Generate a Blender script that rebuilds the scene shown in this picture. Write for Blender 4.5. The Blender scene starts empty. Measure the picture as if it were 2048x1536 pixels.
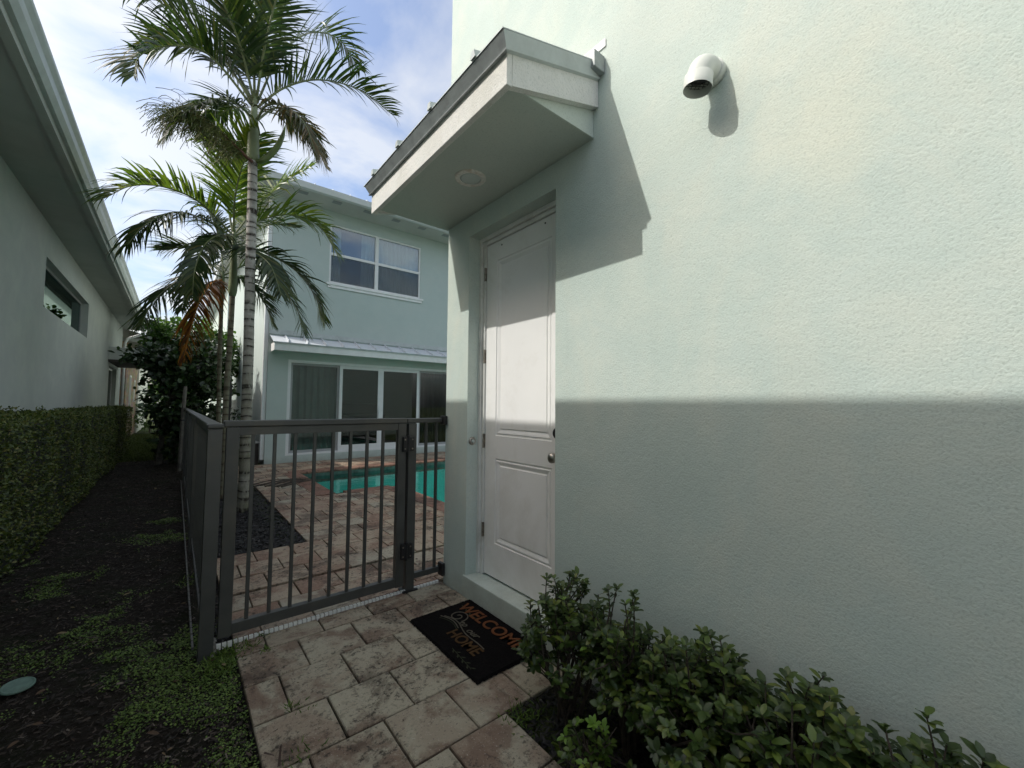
import bpy, math, random
import numpy as np
from mathutils import Vector, Matrix, Euler

random.seed(7)
rng = np.random.default_rng(11)
S = bpy.context.scene
col = S.collection
R = math.radians

# ---------------------------------------------------------------- camera
def setup_camera():
    yaw, pitch, roll = .68335, .05151, .00809
    cy, sy, cp, sp = math.cos(yaw), math.sin(yaw), math.cos(pitch), math.sin(pitch)
    f = Vector((sy * cp, cy * cp, sp)); r = Vector((cy, -sy, 0)); u = r.cross(f)
    c, s = math.cos(roll), math.sin(roll)
    r2 = c * r + s * u; u2 = -s * r + c * u
    cam = bpy.data.cameras.new('camera'); o = bpy.data.objects.new('camera', cam); col.objects.link(o)
    cam.lens = 825 / 2048 * 36; cam.sensor_width = 36; cam.clip_end = 2000; cam.clip_start = .05
    m = Matrix((( r2.x, u2.x, -f.x, 0), (r2.y, u2.y, -f.y, 0), (r2.z, u2.z, -f.z, 1.38), (0, 0, 0, 1)))
    o.matrix_world = m
    S.camera = o
setup_camera()

# ---------------------------------------------------------------- sky, sun, exposure
SUN_TO = Vector((-1, .42, 1.1)).normalized()          # towards the sun
SUN_EL = math.asin(SUN_TO.z)
SUN_AZ = math.atan2(SUN_TO.x, SUN_TO.y)
def setup_world():
    w = bpy.data.worlds.new('World'); S.world = w; w.use_nodes = True
    nt = w.node_tree; N = nt.nodes; L = nt.links; N.clear()
    out = N.new('ShaderNodeOutputWorld'); bg = N.new('ShaderNodeBackground'); bg.inputs['Strength'].default_value = .15
    sky = N.new('ShaderNodeTexSky'); sky.sky_type = 'NISHITA'; sky.sun_disc = False
    sky.sun_elevation = SUN_EL; sky.sun_rotation = SUN_AZ; sky.dust_density = 4; sky.air_density = 1.1
    tc = N.new('ShaderNodeTexCoord'); sep = N.new('ShaderNodeSeparateXYZ'); L.new(tc.outputs['Generated'], sep.inputs[0])
    mx = N.new('ShaderNodeMath'); mx.operation = 'MAXIMUM'; mx.inputs[1].default_value = .06; L.new(sep.outputs['Z'], mx.inputs[0])
    ad = N.new('ShaderNodeMath'); ad.operation = 'ADD'; ad.inputs[1].default_value = .12; L.new(mx.outputs[0], ad.inputs[0])
    dx = N.new('ShaderNodeMath'); dx.operation = 'DIVIDE'; L.new(sep.outputs['X'], dx.inputs[0]); L.new(ad.outputs[0], dx.inputs[1])
    dy = N.new('ShaderNodeMath'); dy.operation = 'DIVIDE'; L.new(sep.outputs['Y'], dy.inputs[0]); L.new(ad.outputs[0], dy.inputs[1])
    cb = N.new('ShaderNodeCombineXYZ'); L.new(dx.outputs[0], cb.inputs[0]); L.new(dy.outputs[0], cb.inputs[1]); cb.inputs[2].default_value = 3.3
    n1 = N.new('ShaderNodeTexNoise'); n1.inputs['Scale'].default_value = 2.1; n1.inputs['Detail'].default_value = 9; n1.inputs['Roughness'].default_value = .55
    n1.inputs['Distortion'].default_value = .35
    L.new(cb.outputs[0], n1.inputs['Vector'])
    rp = N.new('ShaderNodeValToRGB'); rp.color_ramp.elements[0].position = .36; rp.color_ramp.elements[1].position = .56
    rp.color_ramp.elements[0].color = (.06, .06, .06, 1); rp.color_ramp.elements[1].color = (1, 1, 1, 1)
    L.new(n1.outputs['Fac'], rp.inputs['Fac'])
    mixn = N.new('ShaderNodeMix'); mixn.data_type = 'RGBA'
    sc = N.new('ShaderNodeVectorMath'); sc.operation = 'MULTIPLY'; sc.inputs[1].default_value = (.90, .95, 1.04)
    L.new(sky.outputs[0], sc.inputs[0])
    L.new(rp.outputs['Color'], mixn.inputs['Factor']); L.new(sc.outputs[0], mixn.inputs[6]); 
    cl = N.new('ShaderNodeVectorMath'); cl.operation = 'MULTIPLY_ADD'; cl.inputs[1].default_value = (.62, .58, .52); cl.inputs[2].default_value = (2.25, 2.25, 2.3); L.new(sky.outputs[0], cl.inputs[0]); L.new(cl.outputs[0], mixn.inputs[7])
    L.new(mixn.outputs[2], bg.inputs['Color']); L.new(bg.outputs[0], out.inputs[0])
    sun = bpy.data.lights.new('sun', 'SUN'); sun.energy = 2.0; sun.angle = R(.5); sun.color = (1, .97, .915)
    so = bpy.data.objects.new('sun', sun); col.objects.link(so)
    so.rotation_euler = (-SUN_TO).to_track_quat('-Z', 'Y').to_euler()
    so.location = (0, 0, 20)
    vs = S.view_settings; S.display_settings.display_device = 'sRGB'
    vs.view_transform = 'Standard'; vs.look = 'None'; vs.gamma = 1; vs.exposure = .66; vs.use_curve_mapping = False
setup_world()

# ---------------------------------------------------------------- helpers
ORG = {}
def tag(o, label=None, cat=None, group=None, kind=None):
    if label: o['label'] = label
    if cat: o['category'] = cat
    if group: o['group'] = group
    if kind: o['kind'] = kind
    return o
def thing(name, loc, label, cat, group=None):
    o = bpy.data.objects.new(name, None); col.objects.link(o); o.location = loc; o.empty_display_size = .1
    ORG[o.name] = Vector(loc)
    return tag(o, label, cat, group)
def org(p): return ORG[p.name] if p else Vector((0, 0, 0))
def link_mesh(name, me, m, parent=None, smooth=False):
    o = bpy.data.objects.new(name, me); col.objects.link(o)
    if m:
        if isinstance(m, (list, tuple)):
            for k in m: me.materials.append(k)
        elif not me.materials: me.materials.append(m)
    if parent: o.parent = parent
    ORG[o.name] = org(parent)
    if smooth: me.polygons.foreach_set('use_smooth', [True] * len(me.polygons))
    return o
class MB:
    def __init__(s): s.v = []; s.f = []
    def add(s, vs, fs):
        n = len(s.v); s.v += [tuple(p) for p in vs]; s.f += [tuple(i + n for i in f) for f in fs]; return s
    def box(s, x0, y0, z0, x1, y1, z1):
        return s.add([(x0,y0,z0),(x1,y0,z0),(x1,y1,z0),(x0,y1,z0),(x0,y0,z1),(x1,y0,z1),(x1,y1,z1),(x0,y1,z1)],
                     [(0,3,2,1),(4,5,6,7),(0,1,5,4),(1,2,6,5),(2,3,7,6),(3,0,4,7)])
    def quad(s, *p): return s.add(p, [(0,1,2,3)])
    def prism(s, prof, a, b, axis='y'):
        """prof: list of 2D points in the plane normal to axis, extruded from a to b"""
        n = len(prof); P = []
        for t in (a, b):
            for (u, w) in prof:
                P.append({'y': (u, t, w), 'x': (t, u, w), 'z': (u, w, t)}[axis])
        fs = [(i, (i+1) % n, n + (i+1) % n, n + i) for i in range(n)] + [tuple(range(n))[::-1], tuple(range(n, 2*n))]
        return s.add(P, fs)
    def tube(s, pts, rad, n=8, cap=True):
        pts = [Vector(p) for p in pts]; base = len(s.v)
        if not hasattr(rad, '__len__'): rad = [rad] * len(pts)
        a = None
        for i, p in enumerate(pts):
            t = (pts[min(i+1, len(pts)-1)] - pts[max(i-1, 0)]).normalized()
            if a is None: a = t.orthogonal().normalized()
            a = (a - t * a.dot(t)).normalized(); b = t.cross(a)
            for k in range(n):
                th = 2 * math.pi * k / n
                s.v.append(tuple(p + rad[i] * (math.cos(th) * a + math.sin(th) * b)))
        for i in range(len(pts)-1):
            for k in range(n):
                k2 = (k+1) % n
                s.f.append((base+i*n+k, base+i*n+k2, base+(i+1)*n+k2, base+(i+1)*n+k))
        if cap:
            s.f.append(tuple(base+k for k in range(n))[::-1]); e = base+(len(pts)-1)*n; s.f.append(tuple(e+k for k in range(n)))
        return s
    def lathe(s, c, axis, prof, n=24):
        """prof: list of (distance along axis, radius)"""
        ax = Vector(axis).normalized(); a = ax.orthogonal().normalized(); b = ax.cross(a); c = Vector(c); base = len(s.v)
        for d, r in prof:
            for k in range(n):
                th = 2*math.pi*k/n; s.v.append(tuple(c + ax*d + r*(math.cos(th)*a + math.sin(th)*b)))
        for i in range(len(prof)-1):
            for k in range(n):
                k2 = (k+1) % n; s.f.append((base+i*n+k, base+i*n+k2, base+(i+1)*n+k2, base+(i+1)*n+k))
        s.f.append(tuple(base+k for k in range(n))[::-1]); e = base+(len(prof)-1)*n; s.f.append(tuple(e+k for k in range(n)))
        return s
    def build(s, name, m, parent=None, smooth=False, bevel=0, kind=None, label=None):
        o3 = org(parent)
        me = bpy.data.meshes.new(name); me.from_pydata([(v[0]-o3.x, v[1]-o3.y, v[2]-o3.z) for v in s.v], [], s.f); me.update()
        o = link_mesh(name, me, m, parent, smooth)
        if bevel:
            b = o.modifiers.new('bevel', 'BEVEL'); b.width = bevel; b.segments = 2; b.limit_method = 'ANGLE'
        if kind: o['kind'] = kind
        if label: o['label'] = label
        return o
def fast_mesh(name, V, F, nf):
    """V (n,3) array, F flat index array of polygons with nf corners each"""
    me = bpy.data.meshes.new(name); me.vertices.add(len(V)); me.vertices.foreach_set('co', np.asarray(V, np.float32).ravel())
    F = np.asarray(F, np.int32).reshape(-1, nf); me.loops.add(F.size); me.loops.foreach_set('vertex_index', F.ravel())
    me.polygons.add(len(F)); me.polygons.foreach_set('loop_start', np.arange(0, F.size, nf, dtype=np.int32))
    me.polygons.foreach_set('loop_total', np.full(len(F), nf, np.int32)); me.update(calc_edges=True); return me

# leaf templates: (across, along, up), quads/tris as triangles
def leaf_template(kind):
    if kind == 'ovate':
        V = [(0,0,0),(-.30,.28,.05),(0,.28,0),(.30,.28,.05),(-.40,.60,.06),(0,.60,.0),(.40,.60,.06),(-.22,.86,.0),(0,.86,-.05),(.22,.86,.0),(0,1,-.10)]
        T = [(0,2,1),(0,3,2),(1,2,5),(1,5,4),(2,3,6),(2,6,5),(4,5,8),(4,8,7),(5,6,9),(5,9,8),(7,8,10),(8,9,10)]
    elif kind == 'small':
        V = [(0,0,0),(-.32,.5,.08),(.32,.5,.08),(0,1,-.05)]
        T = [(0,2,3),(0,3,1)]
    elif kind == 'chip':
        V = [(-.5,0,0),(.5,0,.0),(.4,1,.1),(-.4,1,0)]
        T = [(0,1,2),(0,2,3)]
    return np.array(V, float), np.array(T)
def scatter_leaves(P, D, U, Ln, Wd, kind, o3=Vector((0,0,0))):
    V, T = leaf_template(kind)
    D = D / np.linalg.norm(D, axis=1, keepdims=True)
    Sd = np.cross(D, U); Sd /= np.linalg.norm(Sd, axis=1, keepdims=True) + 1e-9
    Un = np.cross(Sd, D)
    W = (P[:, None, :] + V[None, :, 0:1] * (Sd * Wd[:, None])[:, None, :] + V[None, :, 1:2] * (D * Ln[:, None])[:, None, :]
         + V[None, :, 2:3] * (Un * Ln[:, None])[:, None, :])
    n = len(P); k = len(V)
    F = (T[None] + (np.arange(n) * k)[:, None, None]).reshape(-1)
    return W.reshape(-1, 3) - np.array(o3), F
def rand_unit(n, zmin=-1, zmax=1):
    z = rng.uniform(zmin, zmax, n); a = rng.uniform(0, 2*np.pi, n); r = np.sqrt(1 - z*z)
    return np.stack([r*np.cos(a), r*np.sin(a), z], 1)
def vnoise(x, y, s=0):
    xi = np.floor(x).astype(int); yi = np.floor(y).astype(int); fx = x-xi; fy = y-yi
    def h(a, b):
        v = np.sin(a*127.1 + b*311.7 + s*74.7) * 43758.5453; return v - np.floor(v)
    fx = fx*fx*(3-2*fx); fy = fy*fy*(3-2*fy)
    return (h(xi,yi)*(1-fx)+h(xi+1,yi)*fx)*(1-fy) + (h(xi,yi+1)*(1-fx)+h(xi+1,yi+1)*fx)*fy

# ---------------------------------------------------------------- materials
class NT:
    def __init__(s, name):
        s.m = bpy.data.materials.new(name); s.m.use_nodes = True; s.nt = s.m.node_tree; s.N = s.nt.nodes; s.L = s.nt.links
        s.p = s.N['Principled BSDF']; s.out = s.N['Material Output']; s.tc = None
    def node(s, t, **kw):
        n = s.N.new(t)
        for k, v in kw.items():
            if k.startswith('_'): setattr(n, k[1:], v)
            else: n.inputs[k.replace('__', ' ')].default_value = v
        return n
    def coord(s, which='Object', scale=(1,1,1), offset=False):
        if not s.tc: s.tc = s.N.new('ShaderNodeTexCoord')
        mp = s.N.new('ShaderNodeMapping'); mp.inputs['Scale'].default_value = scale; s.L.new(s.tc.outputs[which], mp.inputs[0])
        if offset:
            oi = s.N.new('ShaderNodeObjectInfo'); ml = s.N.new('ShaderNodeMath'); ml.operation = 'MULTIPLY'; ml.inputs[1].default_value = 71.3
            s.L.new(oi.outputs['Random'], ml.inputs[0]); s.L.new(ml.outputs[0], mp.inputs['Location'])
        return mp.outputs[0]
    def noise(s, vec, scale, detail=4, rough=.5, dist=0):
        n = s.node('ShaderNodeTexNoise', Scale=scale, Detail=detail, Roughness=rough, Distortion=dist); s.L.new(vec, n.inputs['Vector']); return n.outputs['Fac']
    def ramp(s, fac, stops):
        r = s.N.new('ShaderNodeValToRGB'); e = r.color_ramp.elements
        while len(e) < len(stops): e.new(.5)
        for el, (p, c) in zip(e, stops):
            el.position = p; el.color = (c[0], c[1], c[2], 1) if hasattr(c, '__len__') else (c, c, c, 1)
        s.L.new(fac, r.inputs[0]); return r.outputs['Color']
    def mix(s, fac, a, b, mode='MIX'):
        m = s.N.new('ShaderNodeMix'); m.data_type = 'RGBA'; m.blend_type = mode
        for i, v in ((0, fac), (6, a), (7, b)):
            if hasattr(v, 'is_linked'): s.L.new(v, m.inputs[i])
            else: m.inputs[i].default_value = (v if i == 0 else (v[0], v[1], v[2], 1) if hasattr(v, '__len__') else (v, v, v, 1))
        return m.outputs[2]
    def set(s, base=None, rough=None, metal=None, spec=None):
        for k, v in (('Base Color', base), ('Roughness', rough), ('Metallic', metal), ('Specular IOR Level', spec)):
            if v is None: continue
            if hasattr(v, 'is_linked'): s.L.new(v, s.p.inputs[k])
            else: s.p.inputs[k].default_value = (v[0], v[1], v[2], 1) if hasattr(v, '__len__') else v
        return s
    def bump(s, h, strength=.3, dist=.01):
        b = s.N.new('ShaderNodeBump'); b.inputs['Strength'].default_value = strength; b.inputs['Distance'].default_value = dist
        s.L.new(h, b.inputs['Height'])
        if s.p.inputs['Normal'].is_linked: s.L.new(s.p.inputs['Normal'].links[0].from_socket, b.inputs['Normal'])
        s.L.new(b.outputs[0], s.p.inputs['Normal']); return s
def stucco(name, c, c2, cstain, grain=170, bs=.5, stain=.5, streak=True, vent=False):
    t = NT(name); v = t.coord()
    big = t.noise(v, .7, 5, .6, .6); mid = t.noise(v, 5, 6, .62)
    cc = t.mix(t.ramp(big, [(.35, 0), (.65, 1)]), c, c2)
    st = t.ramp(t.noise(t.coord(scale=(1.3, 1.3, .55)), 1.1, 6, .68, 1.2), [(.50, 0), (.72, stain)])
    cc = t.mix(st, cc, cstain)
    cc = t.mix(t.ramp(mid, [(.3, .12), (.7, 0)]), cc, (.35, .42, .38))
    if streak:
        sk = t.ramp(t.noise(t.coord(scale=(9, 9, .45)), 1.0, 4, .6), [(.60, 0), (.80, .10)])
        cc = t.mix(sk, cc, (.30, .36, .33))
    mot = t.noise(t.coord(scale=(1, 1, 1.2)), 2.1, 6, .66, .35)
    cc = t.mix(t.ramp(mot, [(.46, 0), (.68, .30)]), cc, tuple(min(1, x*1.05) for x in cstain)); cc = t.mix(t.ramp(mot, [(.28, .22), (.46, 0)]), cc, tuple(x*.88 for x in c))
    sz = t.node('ShaderNodeSeparateXYZ'); t.L.new(v, sz.inputs[0]); bz = t.node('ShaderNodeMath', _operation='MULTIPLY_ADD'); t.L.new(t.noise(v, 7, 6, .7), bz.inputs[0]); bz.inputs[1].default_value = .35; t.L.new(sz.outputs['Z'], bz.inputs[2])
    cc = t.mix(t.ramp(bz.outputs[0], [(.12, .45), (.34, 0)]), cc, (.22, .20, .15))
    if vent:
        vs_ = t.node('ShaderNodeVectorMath', _operation='SUBTRACT'); t.L.new(v, vs_.inputs[0]); vs_.inputs[1].default_value = (0, -.98, 2.33)
        vm = t.node('ShaderNodeVectorMath', _operation='MULTIPLY'); vm.inputs[1].default_value = (0, 2.1, 1.35); t.L.new(vs_.outputs[0], vm.inputs[0])
        ln = t.node('ShaderNodeVectorMath', _operation='LENGTH'); t.L.new(vm.outputs[0], ln.inputs[0])
        ad_ = t.node('ShaderNodeMath', _operation='ADD'); t.L.new(ln.outputs['Value'], ad_.inputs[0]); t.L.new(t.noise(v, 4, 5, .6), ad_.inputs[1])
        cc = t.mix(t.ramp(ad_.outputs[0], [(.60, .38), (1.35, 0)]), cc, (.70, .69, .56))
    g = t.noise(v, grain, 3, .6); g2 = t.noise(v, grain*.28, 4, .6)
    cc = t.mix(t.ramp(g, [(.30, .34), (.47, 0)]), cc, (.28, .33, .30))
    t.set(cc, .88, spec=.25).bump(mot, .12, .02).bump(g2, bs*.45, .006).bump(g, bs, .003); return t.m
def plain(name, c, rough=.5, metal=0, var=.1, scale=8, bump=0, bscale=60, dirt=None, dirtamt=.5, spec=None, coords='Object', offset=False):
    t = NT(name); v = t.coord(coords, offset=offset); n = t.noise(v, scale, 5, .6)
    d = tuple(x*(1-var*2) for x in c); cc = t.mix(t.ramp(n, [(.3, 0), (.7, 1)]), d, tuple(min(1, x*(1+var)) for x in c))
    if dirt: cc = t.mix(t.ramp(t.noise(v, scale*.4, 6, .7, .5), [(.5, 0), (.72, dirtamt)]), cc, dirt)
    t.set(cc, rough, metal, spec)
    if bump: t.bump(t.noise(v, bscale, 3, .6), bump, .004)
    return t.m
M = {}
M['mint'] = stucco('mint_stucco', (.515, .606, .558), (.555, .636, .590), (.66, .67, .58), stain=.5, grain=125, bs=.62, vent=True)
M['mint_smooth'] = stucco('mint_soffit', (.52, .585, .53), (.54, .605, .55), (.56, .58, .51), grain=120, bs=.12, stain=.3, streak=False)
M['reveal'] = stucco('mint_reveal', (.53, .60, .54), (.56, .63, .575), (.53, .53, .45), grain=140, bs=.2, stain=.6)
M['mint_far'] = stucco('mint_stucco_far', (.47, .545, .515), (.49, .565, .535), (.52, .56, .52), grain=90, bs=.25, stain=.25, streak=False)
M['greywall'] = stucco('grey_stucco', (.45, .475, .455), (.48, .505, .48), (.58, .61, .54), grain=120, bs=.3, stain=.3)
M['fascia'] = stucco('white_rough_stucco', (.70, .70, .67), (.74, .74, .71), (.5, .49, .42), grain=110, bs=.9, stain=.5, streak=False)
M['white'] = plain('white_paint', (.78, .79, .77), .45, var=.03, dirt=(.55, .53, .47), dirtamt=.25)
M['door'] = plain('white_door_paint', (.85, .85, .835), .42, var=.015, scale=3, bump=.05, bscale=220, dirt=(.60, .585, .53), dirtamt=.5)
M['trim'] = plain('door_frame_paint', (.74, .74, .705), .5, var=.04, dirt=(.36, .35, .30), dirtamt=.6)
M['whitemetal'] = plain('white_metal', (.72, .74, .74), .35, var=.03)
M['roofmetal'] = plain('white_roof_metal', (.62, .66, .70), .38, .0, var=.04, dirt=(.5, .52, .52), dirtamt=.3)
M['greymetal'] = plain('weathered_galvanised', (.33, .36, .36), .5, .35, var=.12, scale=14, dirt=(.22, .25, .24), dirtamt=.5)
M['gutter'] = plain('grey_gutter', (.48, .53, .52), .4, .0, var=.05, dirt=(.30, .33, .31), dirtamt=.5)
M['fence'] = plain('bronze_fence_paint', (.075, .077, .072), .40, .2, var=.12, scale=5, dirt=(.11, .10, .075), dirtamt=.6)
M['black'] = plain('black_plastic', (.015, .015, .016), .45, var=.1)
M['nickel'] = plain('brushed_nickel', (.45, .42, .38), .28, 1, var=.08, scale=30)
M['hinge'] = plain('tarnished_hinge', (.28, .25, .21), .45, .8, var=.25, scale=60, dirt=(.10, .07, .05), dirtamt=.8)
M['pvc'] = plain('white_plastic_pipe', (.64, .67, .62), .4, var=.02, dirt=(.55, .57, .50), dirtamt=.35)
M['lens'] = plain('frosted_lens', (.50, .56, .53), .4, var=.02)
M['rusty'] = plain('rusty_white_ring', (.75, .74, .68), .6, var=.08, scale=40, dirt=(.40, .26, .12), dirtamt=.8)
M['drain'] = plain('white_drain_plastic', (.78, .78, .74), .5, var=.04, dirt=(.50, .48, .40), dirtamt=.35)
M['darkvoid'] = plain('dark_interior', (.03, .032, .03), .9, var=.1)  # near-black, the dark of unlit rooms put into the colour
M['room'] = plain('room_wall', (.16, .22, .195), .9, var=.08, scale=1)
M['roomfloor'] = plain('room_floor', (.20, .16, .12), .35, var=.2, scale=3)
M['curtain'] = plain('pale_curtain', (.62, .68, .66), .9, var=.1, scale=3)
M['dcurtain'] = plain('green_grey_screen', (.36, .38, .36), .9, var=.08, scale=3)
M['bcurtain'] = plain('dark_curtain', (.035, .035, .04), .9, var=.2, scale=4)
M['wood'] = plain('grey_wood', (.16, .145, .12), .85, var=.25, scale=12, bump=.4)
M['darkwood'] = plain('dark_brown_post', (.045, .038, .034), .7, var=.25, scale=10)
M['soil'] = None

def glass(name, tint=(.75, .82, .80), boost=1.0, add=.03, refl=(1, 1, 1)):
    t = NT(name); t.N.remove(t.p)
    tr = t.node('ShaderNodeBsdfTransparent'); tr.inputs[0].default_value = (*tint, 1)
    gl = t.node('ShaderNodeBsdfGlossy', Roughness=.015); gl.inputs[0].default_value = (*refl, 1); fr = t.node('ShaderNodeFresnel', IOR=1.5)
    ma = t.node('ShaderNodeMath', _operation='MULTIPLY_ADD'); ma.inputs[1].default_value = boost; ma.inputs[2].default_value = add; ma.use_clamp = True
    t.L.new(fr.outputs[0], ma.inputs[0]); mx = t.node('ShaderNodeMixShader'); t.L.new(ma.outputs[0], mx.inputs[0]); t.L.new(tr.outputs[0], mx.inputs[1]); t.L.new(gl.outputs[0], mx.inputs[2])
    t.L.new(mx.outputs[0], t.out.inputs[0]); return t.m
M['glass'] = glass('window_glass', (.74, .82, .82), 1.3, .09)
M['glass_mid'] = glass('door_glass', (.68, .73, .72), .8, .01)
M['glass_mirror'] = glass('reflective_glass', (.25, .3, .3), .9, .08, (.50, .62, .60))
M['glass_dark'] = glass('tinted_glass', (.30, .34, .33), .8, .015)
def water():
    t = NT('pool_water'); t.N.remove(t.p); v = t.coord(scale=(1, 1, 1))
    tr = t.node('ShaderNodeBsdfTransparent'); tr.inputs[0].default_value = (.32, .80, .77, 1)
    gl = t.node('ShaderNodeBsdfGlossy', Roughness=.02); fr = t.node('ShaderNodeFresnel', IOR=1.33)
    b = t.node('ShaderNodeBump', Strength=.28, Distance=.02); n = t.noise(v, 5.0, 4, .55, .4); t.L.new(n, b.inputs['Height'])
    t.L.new(b.outputs[0], gl.inputs['Normal']); t.L.new(b.outputs[0], fr.inputs['Normal'])
    mx = t.node('ShaderNodeMixShader'); t.L.new(fr.outputs[0], mx.inputs[0]); t.L.new(tr.outputs[0], mx.inputs[1]); t.L.new(gl.outputs[0], mx.inputs[2])
    t.L.new(mx.outputs[0], t.out.inputs[0]); return t.m
M['water'] = water()
M['plaster'] = plain('pool_plaster', (.42, .80, .74), .7, var=.12, scale=1.5)
M['tile'] = plain('waterline_tile', (.10, .16, .14), .4, var=.3, scale=8)
def paver_mat(name, A, B, C):
    t = NT(name); oi = t.node('ShaderNodeObjectInfo'); v = t.coord(offset=True)
    base = t.ramp(oi.outputs['Random'], [(.0, A), (.3, B), (.55, C), (.8, B), (1, C)])
    bl = t.noise(v, 3.2, 5, .6, .6); base = t.mix(t.ramp(bl, [(.44, 0), (.56, .85)]), base, C)
    bl2 = t.noise(v, 5, 5, .6, .3); base = t.mix(t.ramp(bl2, [(.50, 0), (.62, .8)]), base, A)
    spk = t.noise(v, 150, 2, .6); base = t.mix(t.ramp(spk, [(.62, 0), (.72, .55)]), base, (.55, .50, .44))
    spd = t.noise(v, 95, 3, .6); base = t.mix(t.ramp(spd, [(.28, .7), (.40, 0)]), base, (.08, .065, .05))
    wv = t.coord('Object'); geo = t.node('ShaderNodeNewGeometry')
    st = t.node('ShaderNodeTexNoise', Scale=2.3, Detail=9, Roughness=.72, Distortion=.5); t.L.new(geo.outputs['Position'], st.inputs['Vector'])
    base = t.mix(t.ramp(st.outputs['Fac'], [(.52, 0), (.58, .55), (.75, .85)]), base, (.055, .038, .028))
    st2 = t.node('ShaderNodeTexNoise', Scale=34, Detail=6, Roughness=.75); t.L.new(geo.outputs['Position'], st2.inputs['Vector'])
    m2 = t.node('ShaderNodeMath', _operation='MULTIPLY'); t.L.new(t.ramp(st2.outputs['Fac'], [(.53, 0), (.58, .85)]), m2.inputs[0])
    t.L.new(t.ramp(st.outputs['Fac'], [(.38, 0), (.56, 1)]), m2.inputs[1])
    base = t.mix(m2.outputs[0], base, (.03, .026, .02))
    t.set(base, .8, spec=.3).bump(t.noise(v, 14, 5, .65), .5, .012).bump(spd, .55, .004); return t.m
M['paver'] = paver_mat('concrete_paver', (.175, .115, .082), (.27, .205, .150), (.37, .335, .25))
M['paver_red'] = paver_mat('reddish_paver', (.215, .125, .085), (.30, .215, .150), (.37, .30, .215))
M['coping'] = paver_mat('brick_coping', (.23, .115, .078), (.24, .135, .095), (.21, .12, .085))
def soil_mat(name, c, c2, green=None):
    t = NT(name); v = t.coord(); n = t.noise(v, 9, 8, .7); f = t.noise(v, 60, 5, .7)
    cc = t.mix(t.ramp(f, [(.35, 0), (.65, 1)]), c, c2)
    if green: cc = t.mix(t.ramp(t.noise(v, 2.2, 6, .7), [(.48, 0), (.62, .6)]), cc, green)
    t.set(cc, .95, spec=.15).bump(n, .8, .03).bump(f, .8, .012); return t.m
M['soil'] = soil_mat('dark_soil', (.010, .008, .006), (.032, .026, .020), (.016, .022, .009))
M['concrete'] = plain('pale_concrete', (.42, .40, .36), .9, var=.06, scale=2)
M['lawnsoil'] = soil_mat('lawn_ground', (.045, .065, .022), (.085, .10, .040))
M['bed'] = soil_mat('joint_sand', (.008, .007, .006), (.020, .017, .013))
M['mulchbase'] = soil_mat('black_mulch', (.006, .005, .005), (.016, .014, .012))
def leaf_mat(name, stops, trans=.25, rough=.45, island=True, spec=.5):
    t = NT(name)
    if island: g = t.node('ShaderNodeNewGeometry'); r = g.outputs['Random Per Island']
    else: g = t.node('ShaderNodeObjectInfo'); r = g.outputs['Random']
    c = t.ramp(r, stops); t.set(c, rough, spec=spec)
    if trans:
        tl = t.node('ShaderNodeBsdfTranslucent'); mb = t.mix(1.0, c, (1.25, 1.35, .8), 'MULTIPLY'); t.L.new(mb, tl.inputs[0])
        mx = t.node('ShaderNodeMixShader'); mx.inputs[0].default_value = trans
        t.L.new(t.p.outputs[0], mx.inputs[1]); t.L.new(tl.outputs[0], mx.inputs[2]); t.L.new(mx.outputs[0], t.out.inputs[0])
    return t.m
M['palmleaf'] = leaf_mat('palm_leaflet', [(0, (.016, .036, .011)), (.5, (.030, .060, .015)), (.85, (.065, .095, .022)), (1, (.11, .10, .03))], .3, .38)
M['palmbright'] = leaf_mat('palm_leaflet_bright', [(0, (.050, .095, .016)), (.5, (.095, .155, .020)), (.9, (.17, .22, .03)), (1, (.22, .22, .035))], .35, .38)  # brighter yellow-green leaflet colours
M['palmold'] = leaf_mat('palm_leaflet_old', [(0, (.035, .055, .016)), (.5, (.070, .075, .022)), (.85, (.13, .085, .03)), (1, (.17, .12, .05))], .25, .5)
M['palmdead'] = leaf_mat('palm_leaflet_dead', [(0, (.10, .035, .012)), (.45, (.19, .060, .014)), (.75, (.42, .15, .015)), (1, (.10, .05, .02))], .35, .6)
M['rachis'] = plain('palm_rachis', (.16, .19, .075), .5, var=.2, scale=6)
M['rachisdead'] = plain('orange_dead_rachis', (.55, .22, .03), .6, var=.25, scale=6)
M['crownshaft'] = plain('palm_crownshaft', (.20, .24, .12), .45, var=.15, scale=5, dirt=(.10, .10, .06), dirtamt=.5)
M['infl'] = leaf_mat('flower_strings', [(0, (.06, .085, .02)), (.6, (.12, .14, .032)), (1, (.18, .16, .05))], 0, .6)
M['spathe'] = plain('green_spathe', (.13, .18, .05), .45, var=.2, scale=9)
M['redstalk'] = plain('reddish_stalk', (.18, .06, .045), .6, var=.3, scale=12)
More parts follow.
